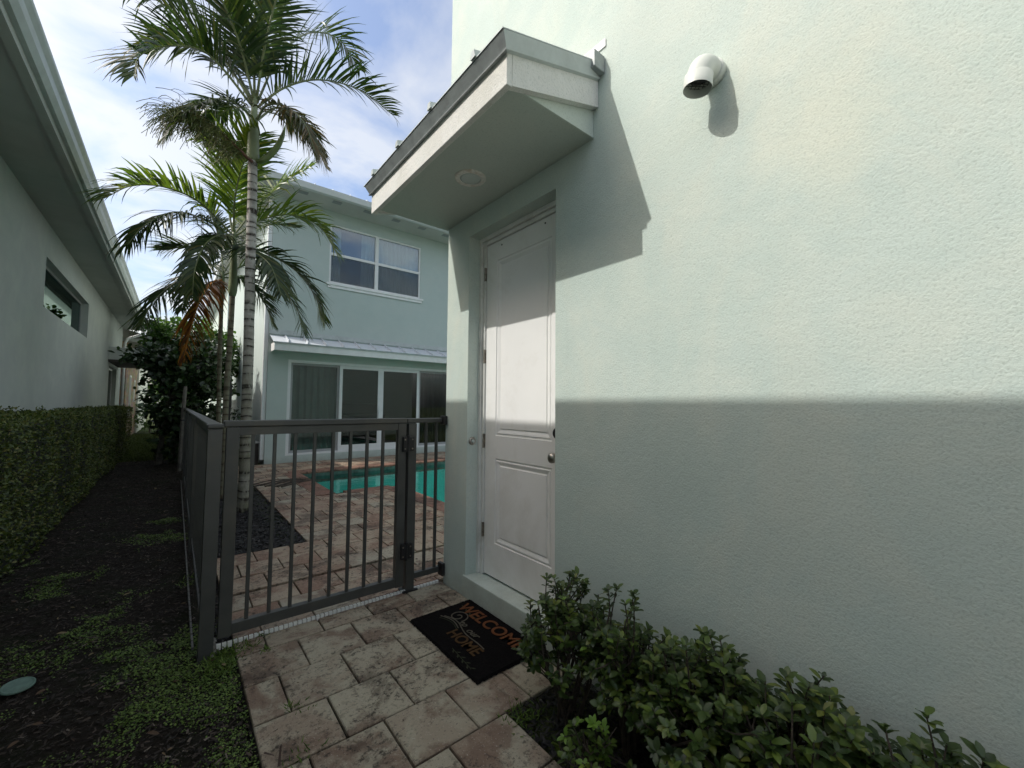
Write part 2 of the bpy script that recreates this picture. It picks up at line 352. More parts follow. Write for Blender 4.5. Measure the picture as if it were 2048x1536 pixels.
def trunk_mat(name, c, c2, ring):
    t = NT(name); v = t.coord()
    sep = t.node('ShaderNodeSeparateXYZ'); t.L.new(v, sep.inputs[0])
    wob = t.noise(t.coord(scale=(4, 4, .8)), .7, 2, .4)
    m1 = t.node('ShaderNodeMath', _operation='MULTIPLY_ADD'); m1.inputs[1].default_value = 8.6; zn = t.node('ShaderNodeMath', _operation='MULTIPLY_ADD'); t.L.new(t.noise(t.coord(scale=(.05, .05, 1)), 2.2, 3, .6), zn.inputs[0]); zn.inputs[1].default_value = .55; t.L.new(sep.outputs['Z'], zn.inputs[2]); t.L.new(zn.outputs[0], m1.inputs[0])
    m0 = t.node('ShaderNodeMath', _operation='MULTIPLY'); m0.inputs[1].default_value = 1.1; t.L.new(wob, m0.inputs[0]); t.L.new(m0.outputs[0], m1.inputs[2])
    fr = t.node('ShaderNodeMath', _operation='FRACT'); t.L.new(m1.outputs[0], fr.inputs[0])
    line = t.ramp(fr.outputs[0], [(.0, .9), (.06, 1), (.15, .9), (.24, .15), (.60, 0), (1, .45)])
    brk = t.ramp(t.noise(t.coord(scale=(9, 9, 3)), 1.6, 5, .75), [(.40, .12), (.50, 1)])
    ml = t.node('ShaderNodeMath', _operation='MULTIPLY'); t.L.new(line, ml.inputs[0]); t.L.new(brk, ml.inputs[1])
    n = t.noise(v, 16, 6, .7); cc = t.mix(t.ramp(n, [(.3, 0), (.7, 1)]), c, c2)
    hz = t.ramp(sep.outputs['Z'], [(.0, 1), (1, 0)]); lo = t.node('ShaderNodeMapRange'); lo.inputs['From Min'].default_value = 3.2; lo.inputs['From Max'].default_value = .8; t.L.new(sep.outputs['Z'], lo.inputs[0])
    lich = t.noise(t.coord(scale=(1, 1, .5)), 7, 5, .7); m3 = t.node('ShaderNodeMath', _operation='MULTIPLY'); t.L.new(lo.outputs[0], m3.inputs[0]); t.L.new(t.ramp(lich, [(.3, .25), (.6, .9)]), m3.inputs[1])
    cc = t.mix(m3.outputs[0], cc, (.155, .150, .095))
    cc = t.mix(ml.outputs[0], cc, ring)
    t.set(cc, .85, spec=.2).bump(n, .6, .01); return t.m
M['trunk'] = trunk_mat('ringed_palm_trunk', (.30, .285, .25), (.50, .48, .44), (.035, .028, .022))
M['trunk2'] = trunk_mat('thin_palm_trunk', (.17, .15, .11), (.27, .24, .18), (.07, .05, .035))
M['shrubleaf'] = leaf_mat('shrub_leaf', [(0, (.030, .055, .013)), (.5, (.060, .100, .020)), (.85, (.11, .160, .028)), (1, (.16, .19, .035))], .22, .38, False)
M['shrubleaf_i'] = leaf_mat('shrub_leaf_mass', [(0, (.022, .044, .012)), (.55, (.046, .080, .018)), (.85, (.085, .130, .025)), (1, (.14, .16, .03))], .2, .38)
M['newleaf'] = leaf_mat('shrub_new_leaf', [(0, (.13, .24, .035)), (.9, (.20, .33, .055)), (1, (.26, .34, .06))], .35, .4, False)
M['orangeleaf'] = leaf_mat('orange_leaf', [(0, (.32, .10, .03)), (1, (.30, .16, .04))], .3, .5, False)
M['hedgeleaf'] = leaf_mat('hedge_leaf', [(0, (.030, .050, .012)), (.5, (.075, .108, .022)), (.85, (.14, .165, .035)), (1, (.19, .16, .05))], .2, .5)
M['seaside'] = leaf_mat('broad_dark_leaf', [(0, (.012, .028, .010)), (.6, (.028, .058, .018)), (1, (.055, .10, .028))], .12, .35)
M['brighttree'] = leaf_mat('bright_tree_leaf', [(0, (.035, .085, .018)), (.6, (.065, .14, .028)), (1, (.12, .19, .04))], .35, .4)
M['weed'] = leaf_mat('weed_leaf', [(0, (.055, .100, .016)), (.6, (.110, .180, .028)), (1, (.18, .25, .05))], .2, .55)
M['grass'] = leaf_mat('grass_blade', [(0, (.05, .075, .015)), (1, (.10, .13, .03))], .2, .6)
M['chip'] = leaf_mat('wood_chip', [(0, (.010, .008, .006)), (.6, (.032, .022, .016)), (.93, (.065, .047, .034)), (1, (.17, .14, .11))], 0, .85)
M['blackchip'] = leaf_mat('black_mulch_chip', [(0, (.004, .004, .004)), (.8, (.016, .014, .013)), (1, (.05, .045, .04))], 0, .7)
M['deadleaf'] = leaf_mat('fallen_leaf', [(0, (.035, .022, .014)), (.7, (.09, .05, .025)), (1, (.20, .16, .08))], 0, .8)
M['twig'] = plain('dark_twig', (.055, .042, .030), .8, var=.3, scale=30)
M['stone'] = None
def stone_mat():
    t = NT('stone_cladding'); v = t.coord(); vo = t.node('ShaderNodeTexVoronoi', Scale=3.2); t.L.new(t.coord(scale=(1, 1, 2.2)), vo.inputs['Vector'])
    c = t.ramp(t.noise(v, 6, 5, .7), [(.3, (.24, .16, .11)), (.7, (.40, .30, .22))]); c = t.mix(.35, c, vo.outputs['Color'], 'SOFT_LIGHT')
    t.set(c, .9).bump(vo.outputs['Distance'], .5, .03); return t.m
M['stone'] = stone_mat()
def mat_fibre(name, c):
    t = NT(name); v = t.coord(); n = t.noise(v, 420, 2, .6); n2 = t.noise(v, 60, 4, .7)
    cc = t.mix(t.ramp(n2, [(.35, .45), (.65, 0)]), c, tuple(x*.35 for x in c)); t.set(cc, .98, spec=.05).bump(n, 1, .004); return t.m
M['matblack'] = mat_fibre('black_coir', (.010, .009, .009))
M['matrust'] = mat_fibre('rust_lettering', (.20, .080, .038))
M['matcream'] = mat_fibre('cream_lettering', (.15, .135, .105))
M['matolive'] = mat_fibre('olive_print', (.055, .062, .038))
M['matfade'] = mat_fibre('faded_rust_lettering', (.105, .062, .030))
M['edging'] = plain('dull_edging_plastic', (.16, .155, .14), .7, var=.15, dirt=(.05, .045, .035), dirtamt=.7)
M['disk'] = plain('pale_green_plastic', (.12, .20, .16), .55, var=.15, scale=20, dirt=(.06, .08, .05), dirtamt=.7)

def cylinder_between(mb, a, b, r, n=10): mb.tube([a, b], r, n)

# wall slab in a plane with rectangular openings; faces with reveals
def wall_face(mb, axis, plane, u0, u1, v0, v1, holes, depth):
    """axis 'x': plane X=plane, u=Y, v=Z ; axis 'y': plane Y=plane, u=X, v=Z. depth signed, inward"""
    us = sorted({u0, u1, *[h[0] for h in holes], *[h[1] for h in holes]}); vs = sorted({v0, v1, *[h[2] for h in holes], *[h[3] for h in holes]})
    P = (lambda u, v, d=0: (plane+d, u, v)) if axis == 'x' else (lambda u, v, d=0: (u, plane+d, v))
    for a, b in zip(us, us[1:]):
        for c, d in zip(vs, vs[1:]):
            if any(h[0] <= a and b <= h[1] and h[2] <= c and d <= h[3] for h in holes): continue
            mb.quad(P(a,c), P(b,c), P(b,d), P(a,d))
    for h in holes:
        a, b, c, d = h[:4]; dp = depth
        mb.quad(P(a,c), P(a,d), P(a,d,dp), P(a,c,dp)); mb.quad(P(b,c), P(b,d), P(b,d,dp), P(b,c,dp))
        mb.quad(P(a,d), P(b,d), P(b,d,dp), P(a,d,dp)); mb.quad(P(a,c), P(b,c), P(b,c,dp), P(a,c,dp))
def wavy_curtain(name, x0, x1, y, z0, z1, m, parent, amp=.03, wl=.12):
    n = int((x1-x0)/wl*8); mb = MB(); 
    for i in range(n+1):
        x = x0+(x1-x0)*i/n; yy = y + amp*math.sin(i*math.pi/4) + .012*math.sin(i*1.7)
        mb.v += [(x, yy, z0), (x, yy, z1)]
    for i in range(n): mb.f.append((2*i, 2*i+2, 2*i+3, 2*i+1))
    return mb.build(name, m, parent, smooth=True)

# ================================================================ MAIN HOUSE
W = 1.676
def main_house():
    h = thing('mint_house', (W, 1.4, 0), 'mint green stucco house on the right with a white door and plastic vent', 'house')
    mb = MB(); e = .012
    wall_face(mb, 'x', W, -2.6, 2.902-e, -.06, 6.7, [(1.667, 2.580, .141, 2.650)], .16)
    # chamfered corner, far side, back, near side and top
    mb.quad((W, 2.902-e, -.06), (W+e, 2.902, -.06), (W+e, 2.902, 6.7), (W, 2.902-e, 6.7))
    mb.quad((W+e, 2.902, -.06), (9, 2.902, -.06), (9, 2.902, 6.7), (W+e, 2.902, 6.7))
    mb.quad((9, 2.902, -.06), (9, -2.6, -.06), (9, -2.6, 6.7), (9, 2.902, 6.7)); mb.quad((9, -2.6, -.06), (W, -2.6, -.06), (W, -2.6, 6.7), (9, -2.6, 6.7))
    mb.quad((W, -2.6, 6.7), (W, 2.89, 6.7), (9, 2.902, 6.7), (9, -2.6, 6.7))
    mb.build('wall', M['mint'], h)
    # sill block of the doorway
    MB().box(W-.012, 1.645, -.02, W+.118, 2.600, .146).build('door_sill', M['reveal'], h, bevel=.005)
    # ---- door
    X = 1.800
    fr = MB()
    for (y0, y1, z0, z1) in ((2.552, 2.583, .146, 2.652), (1.64, 1.668, .146, 2.652), (1.668, 2.552, 2.620, 2.652)):
        fr.box(X-.030, y0, z0, X+.03, y1, z1)
    for (y0, y1, z0, z1) in ((2.524, 2.550, .146, 2.618), (1.670, 1.696, .146, 2.618), (1.696, 2.524, 2.590, 2.618)):
        fr.box(X-.014, y0, z0, X+.03, y1, z1)
    fr.build('door_frame', M['trim'], h, bevel=.003)
    dm = MB(); y0, y1, z0, z1 = 1.698, 2.520, .158, 2.586
    holes = [(1.820, 2.397, 1.160, 2.449), (1.820, 2.397, .394, .997)]
    wall_face(dm, 'x', X, y0, y1, z0, z1, holes, 0)
    for (a, b, c, d) in holes:
        prof = [(0, 0), (.004, .007), (.013, .007), (.018, .002), (.026, .004), (.044, .012), (.050, .012), (.054, .006)]
        for (o0, d0), (o1, d1) in zip(prof, prof[1:]):
            q = lambda o, dd: [(X+dd, a+o, c+o), (X+dd, b-o, c+o), (X+dd, b-o, d-o), (X+dd, a+o, d-o)]
            A, B = q(o0, d0), q(o1, d1)
            for k in range(4): dm.quad(A[k], A[(k+1)%4], B[(k+1)%4], B[k])
        o, dd = prof[-1]; dm.quad((X+dd, a+o, c+o), (X+dd, b-o, c+o), (X+dd, b-o, d-o), (X+dd, a+o, d-o))
    for (p, q, r_, s_) in ((y0, y0, z0, z1), (y1, y1, z0, z1)): dm.quad((X, p, z0), (X, p, z1), (X+.03, p, z1), (X+.03, p, z0))
    dm.quad((X, y0, z1), (X, y1, z1), (X+.03, y1, z1), (X+.03, y0, z1)); dm.quad((X, y0, z0), (X, y1, z0), (X+.03, y1, z0), (X+.03, y0, z0))
    dm.quad((X+.03, y0, z0), (X+.03, y1, z0), (X+.03, y1, z1), (X+.03, y0, z1))
    door = dm.build('door', M['door'], h, label='tall white door with two moulded panels')
    MB().box(X+.034, 1.63, .12, X+.04, 2.62, 2.66).build('door_backing', M['black'], h)  # black sheet behind the whole door, shows as dark gaps around it
    for z in (2.37, 1.745, 1.115, .467):
        t = MB(); t.tube([(X-.008, 2.531, z-.052), (X-.008, 2.531, z+.052)], .0085, 10); t.box(X-.004, 2.520, z-.05, X-.001, 2.546, z+.05)
        t.tube([(X-.008, 2.531, z+.052), (X-.008, 2.531, z+.060)], .005, 8); t.build('hinge', M['hinge'], door)
    MB().lathe((X, 1.766, 1.068), (-1, 0, 0), [(0, .033), (.006, .033), (.010, .012), (.030, .012), (.036, .024), (.046, .031), (.060, .030), (.070, .018), (.072, 0.001)], 24).build('door_knob', M['nickel'], door, smooth=True)
    MB().lathe((X, 1.766, 1.212), (-1, 0, 0), [(0, .034), (.012, .034), (.018, .028), (.020, .001)], 24).build('deadbolt', M['black'], door, smooth=False)
    for y, z in ((2.339, 2.548), (1.883, 2.552)):
        MB().lathe((X, y, z), (-1, 0, 0), [(0, .006), (.003, .006), (.004, .001)], 10).build('nail_head', M['black'], door)  # raised black dot for a nail in the door
    bell = MB().lathe((1.722, 2.580, 1.112), (0, -1, 0), [(0, .031), (.004, .031), (.010, .026), (.013, .020), (.010, .018)], 28).build('doorbell', M['nickel'], h, smooth=True)
    MB().lathe((1.722, 2.569, 1.112), (0, -1, 0), [(0, .014), (.005, .014), (.009, .009), (.010, .001)], 20).build('button', M['lens'], bell, smooth=True)
    # ---- canopy
    cy0, cy1 = 1.352, 2.948; cx = 1.058; zb = 2.770; sl = .312; zs = 2.806
    cpy = MB().quad((cx+.03, cy0+.03, zs), (W, cy0+.03, zs), (W, 2.9, zs), (cx+.03, 2.9, zs))
    cpy.quad((cx+.03, 2.9, zs), (W+.06, 2.9, zs), (W+.06, cy1-.03, zs), (cx+.03, cy1-.03, zs))
    for y in (cy0+.034, cy1-.049): cpy.prism([(cx+.03, zs-.001), (W-.001, zs-.001), (W-.001, zb+sl*(W-cx)+.02), (cx+.03, zs+.02)], y, y+.015, 'y')
    canopy = cpy.build('entry_canopy', M['mint_smooth'], h, label='shallow canopy over the door with flat mint soffit')
    f = MB().box(cx, cy0, zb, cx+.03, cy1, zb+.152)
    f.build('front_fascia', M['fascia'], canopy, bevel=.003)
    for ya, yb in ((cy0, cy0+.032), (cy1-.032, cy1)):
        r = MB().prism([(cx+.031, zb+.006), (W-.002 if ya < 2 else W+.05, zb+.006+sl*(W-cx-.03)), (W-.002 if ya < 2 else W+.05, zb+.16+sl*(W-cx-.03)), (cx+.031, zb+.158)], ya, yb, 'y')
        r.build('rake_fascia', M['fascia'], canopy)
    # metal crown (drip edge): slanted band with a small kicked lip
    xo = 1.015; zt = zb+.203
    def crown(front, name, mat):
        bx = cx-.013; b = zb+.150; m = MB()
        def ring(y, sg):   # outer top, band bottom, lip out, lip under
            return [(xo, y-sg*.030, zt), (bx, y-sg*.012, b), (bx-.006, y-sg*.018, b-.006), (bx-.004, y-sg*.016, b-.012), (cx+.012, y+sg*.010, b-.010)]
        def wall(y, sg):
            xe = W-.002; return [(xe, p[1], p[2]+sl*(xe-p[0])) for p in ring(y, sg)]
        strips = [(ring(cy1, -1), ring(cy0, 1))] if front is None else [(ring(cy0, 1), wall(cy0, 1))] if front else [(wall(cy1, -1), ring(cy1, -1))]
        for P, Q in strips:
            for k in range(len(P)-1): m.quad(P[k], Q[k], Q[k+1], P[k+1])
        return m.build(name, mat, canopy)
    crown(None, 'drip_edge', M['greymetal']); crown(True, 'rake_drip_edge', M['gutter']); crown(False, 'rake_drip_edge', M['gutter'])
    rf = MB(); ya, yb = cy0-.028, cy1+.045
    z0 = zt+.008; z1 = z0+sl*(W-xo)
    rf.add([(xo-.004, ya, z0), (W-.002, ya, z1), (W-.002, yb, z1), (xo-.004, yb, z0), (xo-.004, ya, z0-.005), (W-.002, ya, z1-.005), (W-.002, yb, z1-.005), (xo-.004, yb, z0-.005)],
           [(0,1,2,3), (7,6,5,4), (0,4,5,1), (1,5,6,2), (2,6,7,3), (3,7,4,0)])
    roof = rf.build('metal_roof', M['gutter'], canopy)
    for y in (1.541, 1.968, 2.391, 2.801):
        m = MB(); P = []
        for x, z in ((xo-.012, z0+.001), (W-.004, z1+.001)):
            P += [(x, y-.020, z), (x, y+.020, z), (x, y+.012, z+.036), (x, y-.012, z+.036)]
        m.add(P, [(0,1,2,3), (7,6,5,4), (0,4,5,1), (1,5,6,2), (2,6,7,3), (3,7,4,0)]).build('standing_seam', M['gutter'], roof)
    MB().box(1.590, cy0-.046, z1-.070, W-.003, cy0+.05, z1+.020).build('end_cap', M['greymetal'], canopy, bevel=.003)
    MB().box(W-.007, 1.300, 3.262, W-.001, 2.88, 3.304).build('wall_flashing', M['white'], canopy)
    lg = MB().lathe((1.383, 2.129, zs+.001), (0, 0, -1), [(0, .098), (.006, .098), (.010, .090), (.010, .068), (.004, .066)], 40).build('light_trim', M['rusty'], canopy)
    MB().lathe((1.383, 2.129, zs), (0, 0, -1), [(0, .067), (.006, .066), (.009, .05), (.010, .001)], 32).build('light_lens', M['lens'], canopy, smooth=True)
    # ---- vent elbow
    c0 = Vector((W, .752, 2.752)); 
    pts = [c0 + Vector((.0, 0, 0)), c0 + Vector((-.045, 0, 0))]
    dirn = Vector((-.04, .10, -1)).normalized()
    for k in range(1, 9):
        th = k/8*math.pi/2*.97; pts.append(c0 + Vector((-.045, 0, 0)) + .062*(math.sin(th)*Vector((-1, .05, 0)) + (1-math.cos(th))*dirn))
    end = pts[-1]; pts2 = [end + dirn*.012, end + dirn*.014, end + dirn*.060]
    v = MB().tube(pts, .047, 28, cap=False); v.tube([c0, c0+Vector((-.030, 0, 0)), c0+Vector((-.034, 0, 0))], [.053, .053, .047], 28)
    v.tube([end - dirn*.004, end, end + dirn*.050], [.047, .054, .054], 28, cap=False); v.tube([end + dirn*.050, end + dirn*.050, end - dirn*.02], [.054, .048, .045], 28, cap=False)
    vent = v.build('vent_elbow', M['pvc'], h, smooth=True)
    g = MB(); a = dirn.orthogonal().normalized(); b = dirn.cross(a); cc = end + dirn*.018
    for k in range(-3, 4):
        o = k*.014; l = math.sqrt(max(0, .047**2-o*o))
        g.tube([cc+a*o-b*l, cc+a*o+b*l], .0012, 4); g.tube([cc+b*o-a*l, cc+b*o+a*l], .0012, 4)
    g.build('vent_grille', M['black'], vent); MB().lathe(end+dirn*.0, dirn, [(0, .045), (.001, .045)], 24).build('duct_interior', M['black'], vent)
    # door bell wire hole etc: small bracket plates of the gate stay with the gate
    return h
main_house()

# ================================================================ REAR HOUSE
def rear_house():
    Y = 10.82; x0 = 1.60; x1 = 12.0
    h = thing('rear_house', (4, Y, 0), 'two-storey mint house across the pool with a metal awning over white sliding doors', 'house')
    mb = MB()
    holes = [(2.02, 6.60, .165, 2.415), (2.86, 5.36, 4.42, 5.93)]
    wall_face(mb, 'y', Y, x0, x1, -.05, 6.3, holes, .10)
    wall_face(mb, 'x', x0, Y, 20.5, -.05, 6.3, [(11.15, 11.45, 1.35, 2.35), (13.6, 14.5, 1.2, 2.4)], .08)
    mb.quad((x0, 20.5, -.05), (x1, 20.5, -.05), (x1, 20.5, 6.3), (x0, 20.5, 6.3)); mb.quad((x1, Y, -.05), (x1, 20.5, -.05), (x1, 20.5, 6.3), (x1, Y, 6.3))
    mb.build('wall', M['mint_far'], h)
    # rooms
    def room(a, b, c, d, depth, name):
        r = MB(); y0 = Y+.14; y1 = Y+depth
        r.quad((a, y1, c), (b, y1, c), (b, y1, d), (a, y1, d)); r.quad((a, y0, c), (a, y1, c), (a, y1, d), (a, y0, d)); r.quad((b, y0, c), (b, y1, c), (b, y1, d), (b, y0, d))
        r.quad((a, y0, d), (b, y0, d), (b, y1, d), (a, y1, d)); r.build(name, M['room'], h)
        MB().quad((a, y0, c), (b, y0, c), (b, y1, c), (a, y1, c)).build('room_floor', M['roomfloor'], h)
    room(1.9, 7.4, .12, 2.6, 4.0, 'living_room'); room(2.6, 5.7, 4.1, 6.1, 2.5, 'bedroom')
    # upper window
    wn = MB(); a, b, c, d = 2.86, 5.36, 4.42, 5.93; yf = Y+.05; t = .045
    for (p, q, r_, s_) in ((a, a+t, c, d), (b-t, b, c, d), (a+t, b-t, d-t, d), (a+t, b-t, c, c+t)): wn.box(p, yf-.03, r_, q, yf+.03, s_)
    wn.box(4.075-.045, yf-.035, c+t, 4.075+.045, yf+.025, d-t)
    wn.box(a+t, yf-.028, 5.14, 4.03, yf+.022, 5.205); wn.box(4.12, yf-.028, 5.14, b-t, yf+.022, 5.205)
    win = wn.build('window', M['white'], h, label='white four-light upper window')
    for (p, q) in ((a+t, 4.03), (4.12, b-t)):
        for (r_, s_) in ((c+t, 5.14), (5.205, d-t)):
            MB().box(p, yf-.002, r_, q, yf+.004, s_).build('pane', M['glass'], win)
        # insect screen on the lower light
        MB().box(p+.01, yf-.020, c+t+.01, q-.01, yf-.017, 5.135).build('insect_screen', M['screen'], win)
    MB().box(a-.06, Y-.05, c-.055, b+.08, Y+.04, c-.002).box(a-.02, Y-.03, c-.125, b+.04, Y-.001, c-.056).build('window_sill', M['white'], h, bevel=.004)
    wavy_curtain('curtain', a+.05, 3.20, Y+.22, 4.3, 6.0, M['curtain'], h); wavy_curtain('curtain', 3.72, 5.40, Y+.22, 4.3, 6.0, M['curtain'], h)
    # sliding doors
    sd = MB(); a, b, c, d = 2.02, 6.60, .165, 2.415; yf = Y+.06; t = .065
    for (p, q, r_, s_) in ((a, a+t, c, d), (b-t, b, c, d), (a+t, b-t, d-t, d), (a+t, b-t, c, c+.045)): sd.box(p, yf-.06, r_, q, yf+.04, s_)
    slide = sd.build('sliding_door', M['whitemetal'], h, label='white framed row of four sliding glass doors')
    cuts = [2.085, 3.20, 4.27, 5.40, 6.535]
    for i, (p, q) in enumerate(zip(cuts, cuts[1:])):
        yy = yf - (.02 if i in (1, 2) else -.015); s = MB(); w = .075 if i in (1, 2) else .05; bt = .13 if i in (1, 2) else .06
        z0, z1 = c+.047, d-t-.002
        s.box(p, yy-.018, z0, p+w, yy+.018, z1); s.box(q-w, yy-.018, z0, q, yy+.018, z1); s.box(p+w, yy-.018, z1-w, q-w, yy+.018, z1); s.box(p+w, yy-.018, z0, q-w, yy+.018, z0+bt)
        s.build('sash', M['whitemetal'] if i in (1, 2) else M['sashgrey'], slide)
        MB().box(p+w, yy-.003, z0+bt, q-w, yy+.003, z1-w).build('pane', M['glass_mid'], slide)
    MB().box(4.21, yf-.075, 1.02, 4.235, yf-.04, 1.24).build('door_handle', M['whitemetal'], slide)
    wavy_curtain('curtain', 2.05, 3.26, Y+.26, .15, 2.5, M['dcurtain'], h, .035, .16); wavy_curtain('curtain', 5.5, 6.7, Y+.26, .15, 2.5, M['bcurtain'], h, .035, .16)
    # something dark standing inside
    m = MB().box(3.9, Y+2.2, .14, 5.3, Y+2.9, 1.05); m.box(3.95, Y+2.75, 1.05, 5.25, Y+2.9, 1.4); m.build('sofa', M['darkvoid'], h, bevel=.03)
    # awning roof
    ye, ze, zw = 10.37, 2.755, 2.955; xa = 1.62
    aw = MB().box(xa+.03, ye, 2.57, x1-.5, ye+.03, 2.735); aw.box(xa+.03, ye+.03, 2.57, xa+.06, Y-.001, 2.745)
    aw.quad((xa+.06, ye+.03, 2.60), (x1-.5, ye+.03, 2.60), (x1-.5, Y-.001, 2.60), (xa+.06, Y-.001, 2.60))
    awn = aw.build('awning', M['white'], h, label='white fascia awning with standing seam roof')
    MB().box(xa+.005, ye-.018, ze-.034, x1-.48, ye+.0, ze).build('drip_edge', M['gutter'], awn)
    nx = xa; ribs = [1.93+.40*k for k in range(24)]
    edges = [xa]+ribs+[x1-.48]
    for p, q in zip(edges, edges[1:]):
        g = .004
        MB().add([(p+g, ye-.03, ze), (q-g, ye-.03, ze), (q-g, Y-.001, zw), (p+g, Y-.001, zw), (p+g, ye-.03, ze-.006), (q-g, ye-.03, ze-.006), (q-g, Y-.001, zw-.006), (p+g, Y-.001, zw-.006)],
                 [(0,1,2,3), (7,6,5,4), (0,4,5,1), (1,5,6,2), (2,6,7,3), (3,7,4,0)]).build('roof_panel', M['roofmetal'], awn)
    for x in ribs:
        MB().add([(x-.014, ye-.034, ze), (x+.014, ye-.034, ze), (x+.008, ye-.034, ze+.046), (x-.008, ye-.034, ze+.046), (x-.014, Y-.002, zw), (x+.014, Y-.002, zw), (x+.008, Y-.002, zw+.046), (x-.008, Y-.002, zw+.046)],
                 [(0,1,2,3), (7,6,5,4), (0,4,5,1), (1,5,6,2), (2,6,7,3), (3,7,4,0)]).build('standing_seam', M['roofmetal'], awn)
    MB().box(xa-.02, Y-.03, zw+.03, x1-.5, Y-.0012, zw+.055).box(xa+.0, Y-.012, zw+.056, x1-.5, Y-.0012, zw+.14).build('wall_flashing', M['gutter'], awn)
    # main eave
    e0 = 1.12; ye = 10.10
    MB().box(e0+.02, ye+.002, 6.255, x1, Y-.001, 6.285).box(e0+.02, Y-.001, 6.255, x0, 20.7, 6.285).build('soffit', M['soffitwhite'], h)
    for k in range(14):
        x = 2.0+.75*k; MB().box(x, ye+.10, 6.244, x+.20, ye+.24, 6.254).build('soffit_vent', M['sashgrey'], h)
    MB().prism([(ye, 6.25), (ye-.07, 6.27), (ye-.11, 6.36), (ye-.12, 6.385), (ye-.105, 6.385), (ye, 6.385)], e0, x1, 'x').build('gutter', M['whitemetal'], h)
    MB().prism([(e0+.02, 6.25), (e0-.09, 6.27), (e0-.11, 6.385), (e0+.02, 6.385)], ye, 20.8, 'y').build('gutter', M['whitemetal'], h)
    zr = 6.40; rr = MB().add([(e0-.02, ye-.04, zr), (x1, ye-.04, zr), (x1, 15.5, 8.0), (6.4, 15.5, 8.0), (e0-.02, 20.8, zr)], [(0,1,2,3), (0,3,4)])
    rr.add([(x1, 20.8, zr), (e0-.02, 20.8, zr), (6.4, 15.5, 8.0), (x1, 15.5, 8.0)], [(0,1,2,3)])
    roof = rr.build('roof', M['roofmetal'], h)
    for k in range(26):
        x = 1.5+.40*k
        yt = min(15.4, ye + (x-e0)*1.0); zt = zr + (yt-ye)*(1.6/5.4)
        MB().add([(x-.012, ye-.05, zr), (x+.012, ye-.05, zr), (x+.006, ye-.05, zr+.045), (x-.006, ye-.05, zr+.045), (x-.012, yt, zt), (x+.012, yt, zt), (x+.006, yt, zt+.045), (x-.006, yt, zt+.045)],
                 [(0,1,2,3), (7,6,5,4), (0,4,5,1), (1,5,6,2), (2,6,7,3), (3,7,4,0)]).build('standing_seam', M['roofmetal'], roof)
    MB().box(x0-.085, Y+.03, .1, x0-.002, Y+.12, 6.25).build('downspout', M['whitemetal'], h, bevel=.006)
    for (a, b, c, d) in ((11.15, 11.45, 1.35, 2.35), (13.6, 14.5, 1.2, 2.4)):
        f = MB(); f.box(x0+.03, a, c, x0+.06, a+.04, d); f.box(x0+.03, b-.04, c, x0+.06, b, d); f.box(x0+.03, a+.04, d-.04, x0+.06, b-.04, d); f.box(x0+.03, a+.04, c, x0+.06, b-.04, c+.04)
        w_ = f.build('side_window', M['sashgrey'], h); MB().box(x0+.040, a+.04, c+.04, x0+.046, b-.04, d-.04).build('pane', M['glass_dark'], w_)
        MB().box(x0+.07, a, c, x0+.08, b, d).build('dark_room_panel', M['darkvoid'], w_)  # dark sheet behind the glass, unlit room put into its colour
M['screen'] = None
def screen():
    t = NT('insect_screen'); t.N.remove(t.p); tr = t.node('ShaderNodeBsdfTransparent'); df = t.node('ShaderNodeBsdfDiffuse'); df.inputs[0].default_value = (.05, .055, .055, 1)
    mx = t.node('ShaderNodeMixShader'); mx.inputs[0].default_value = .25; t.L.new(tr.outputs[0], mx.inputs[1]); t.L.new(df.outputs[0], mx.inputs[2]); t.L.new(mx.outputs[0], t.out.inputs[0]); return t.m
M['screen'] = screen()
M['sashgrey'] = plain('grey_sash', (.32, .33, .33), .45, var=.04)
M['soffitwhite'] = plain('pale_soffit', (.60, .59, .55), .8, var=.05, scale=2)
rear_house()

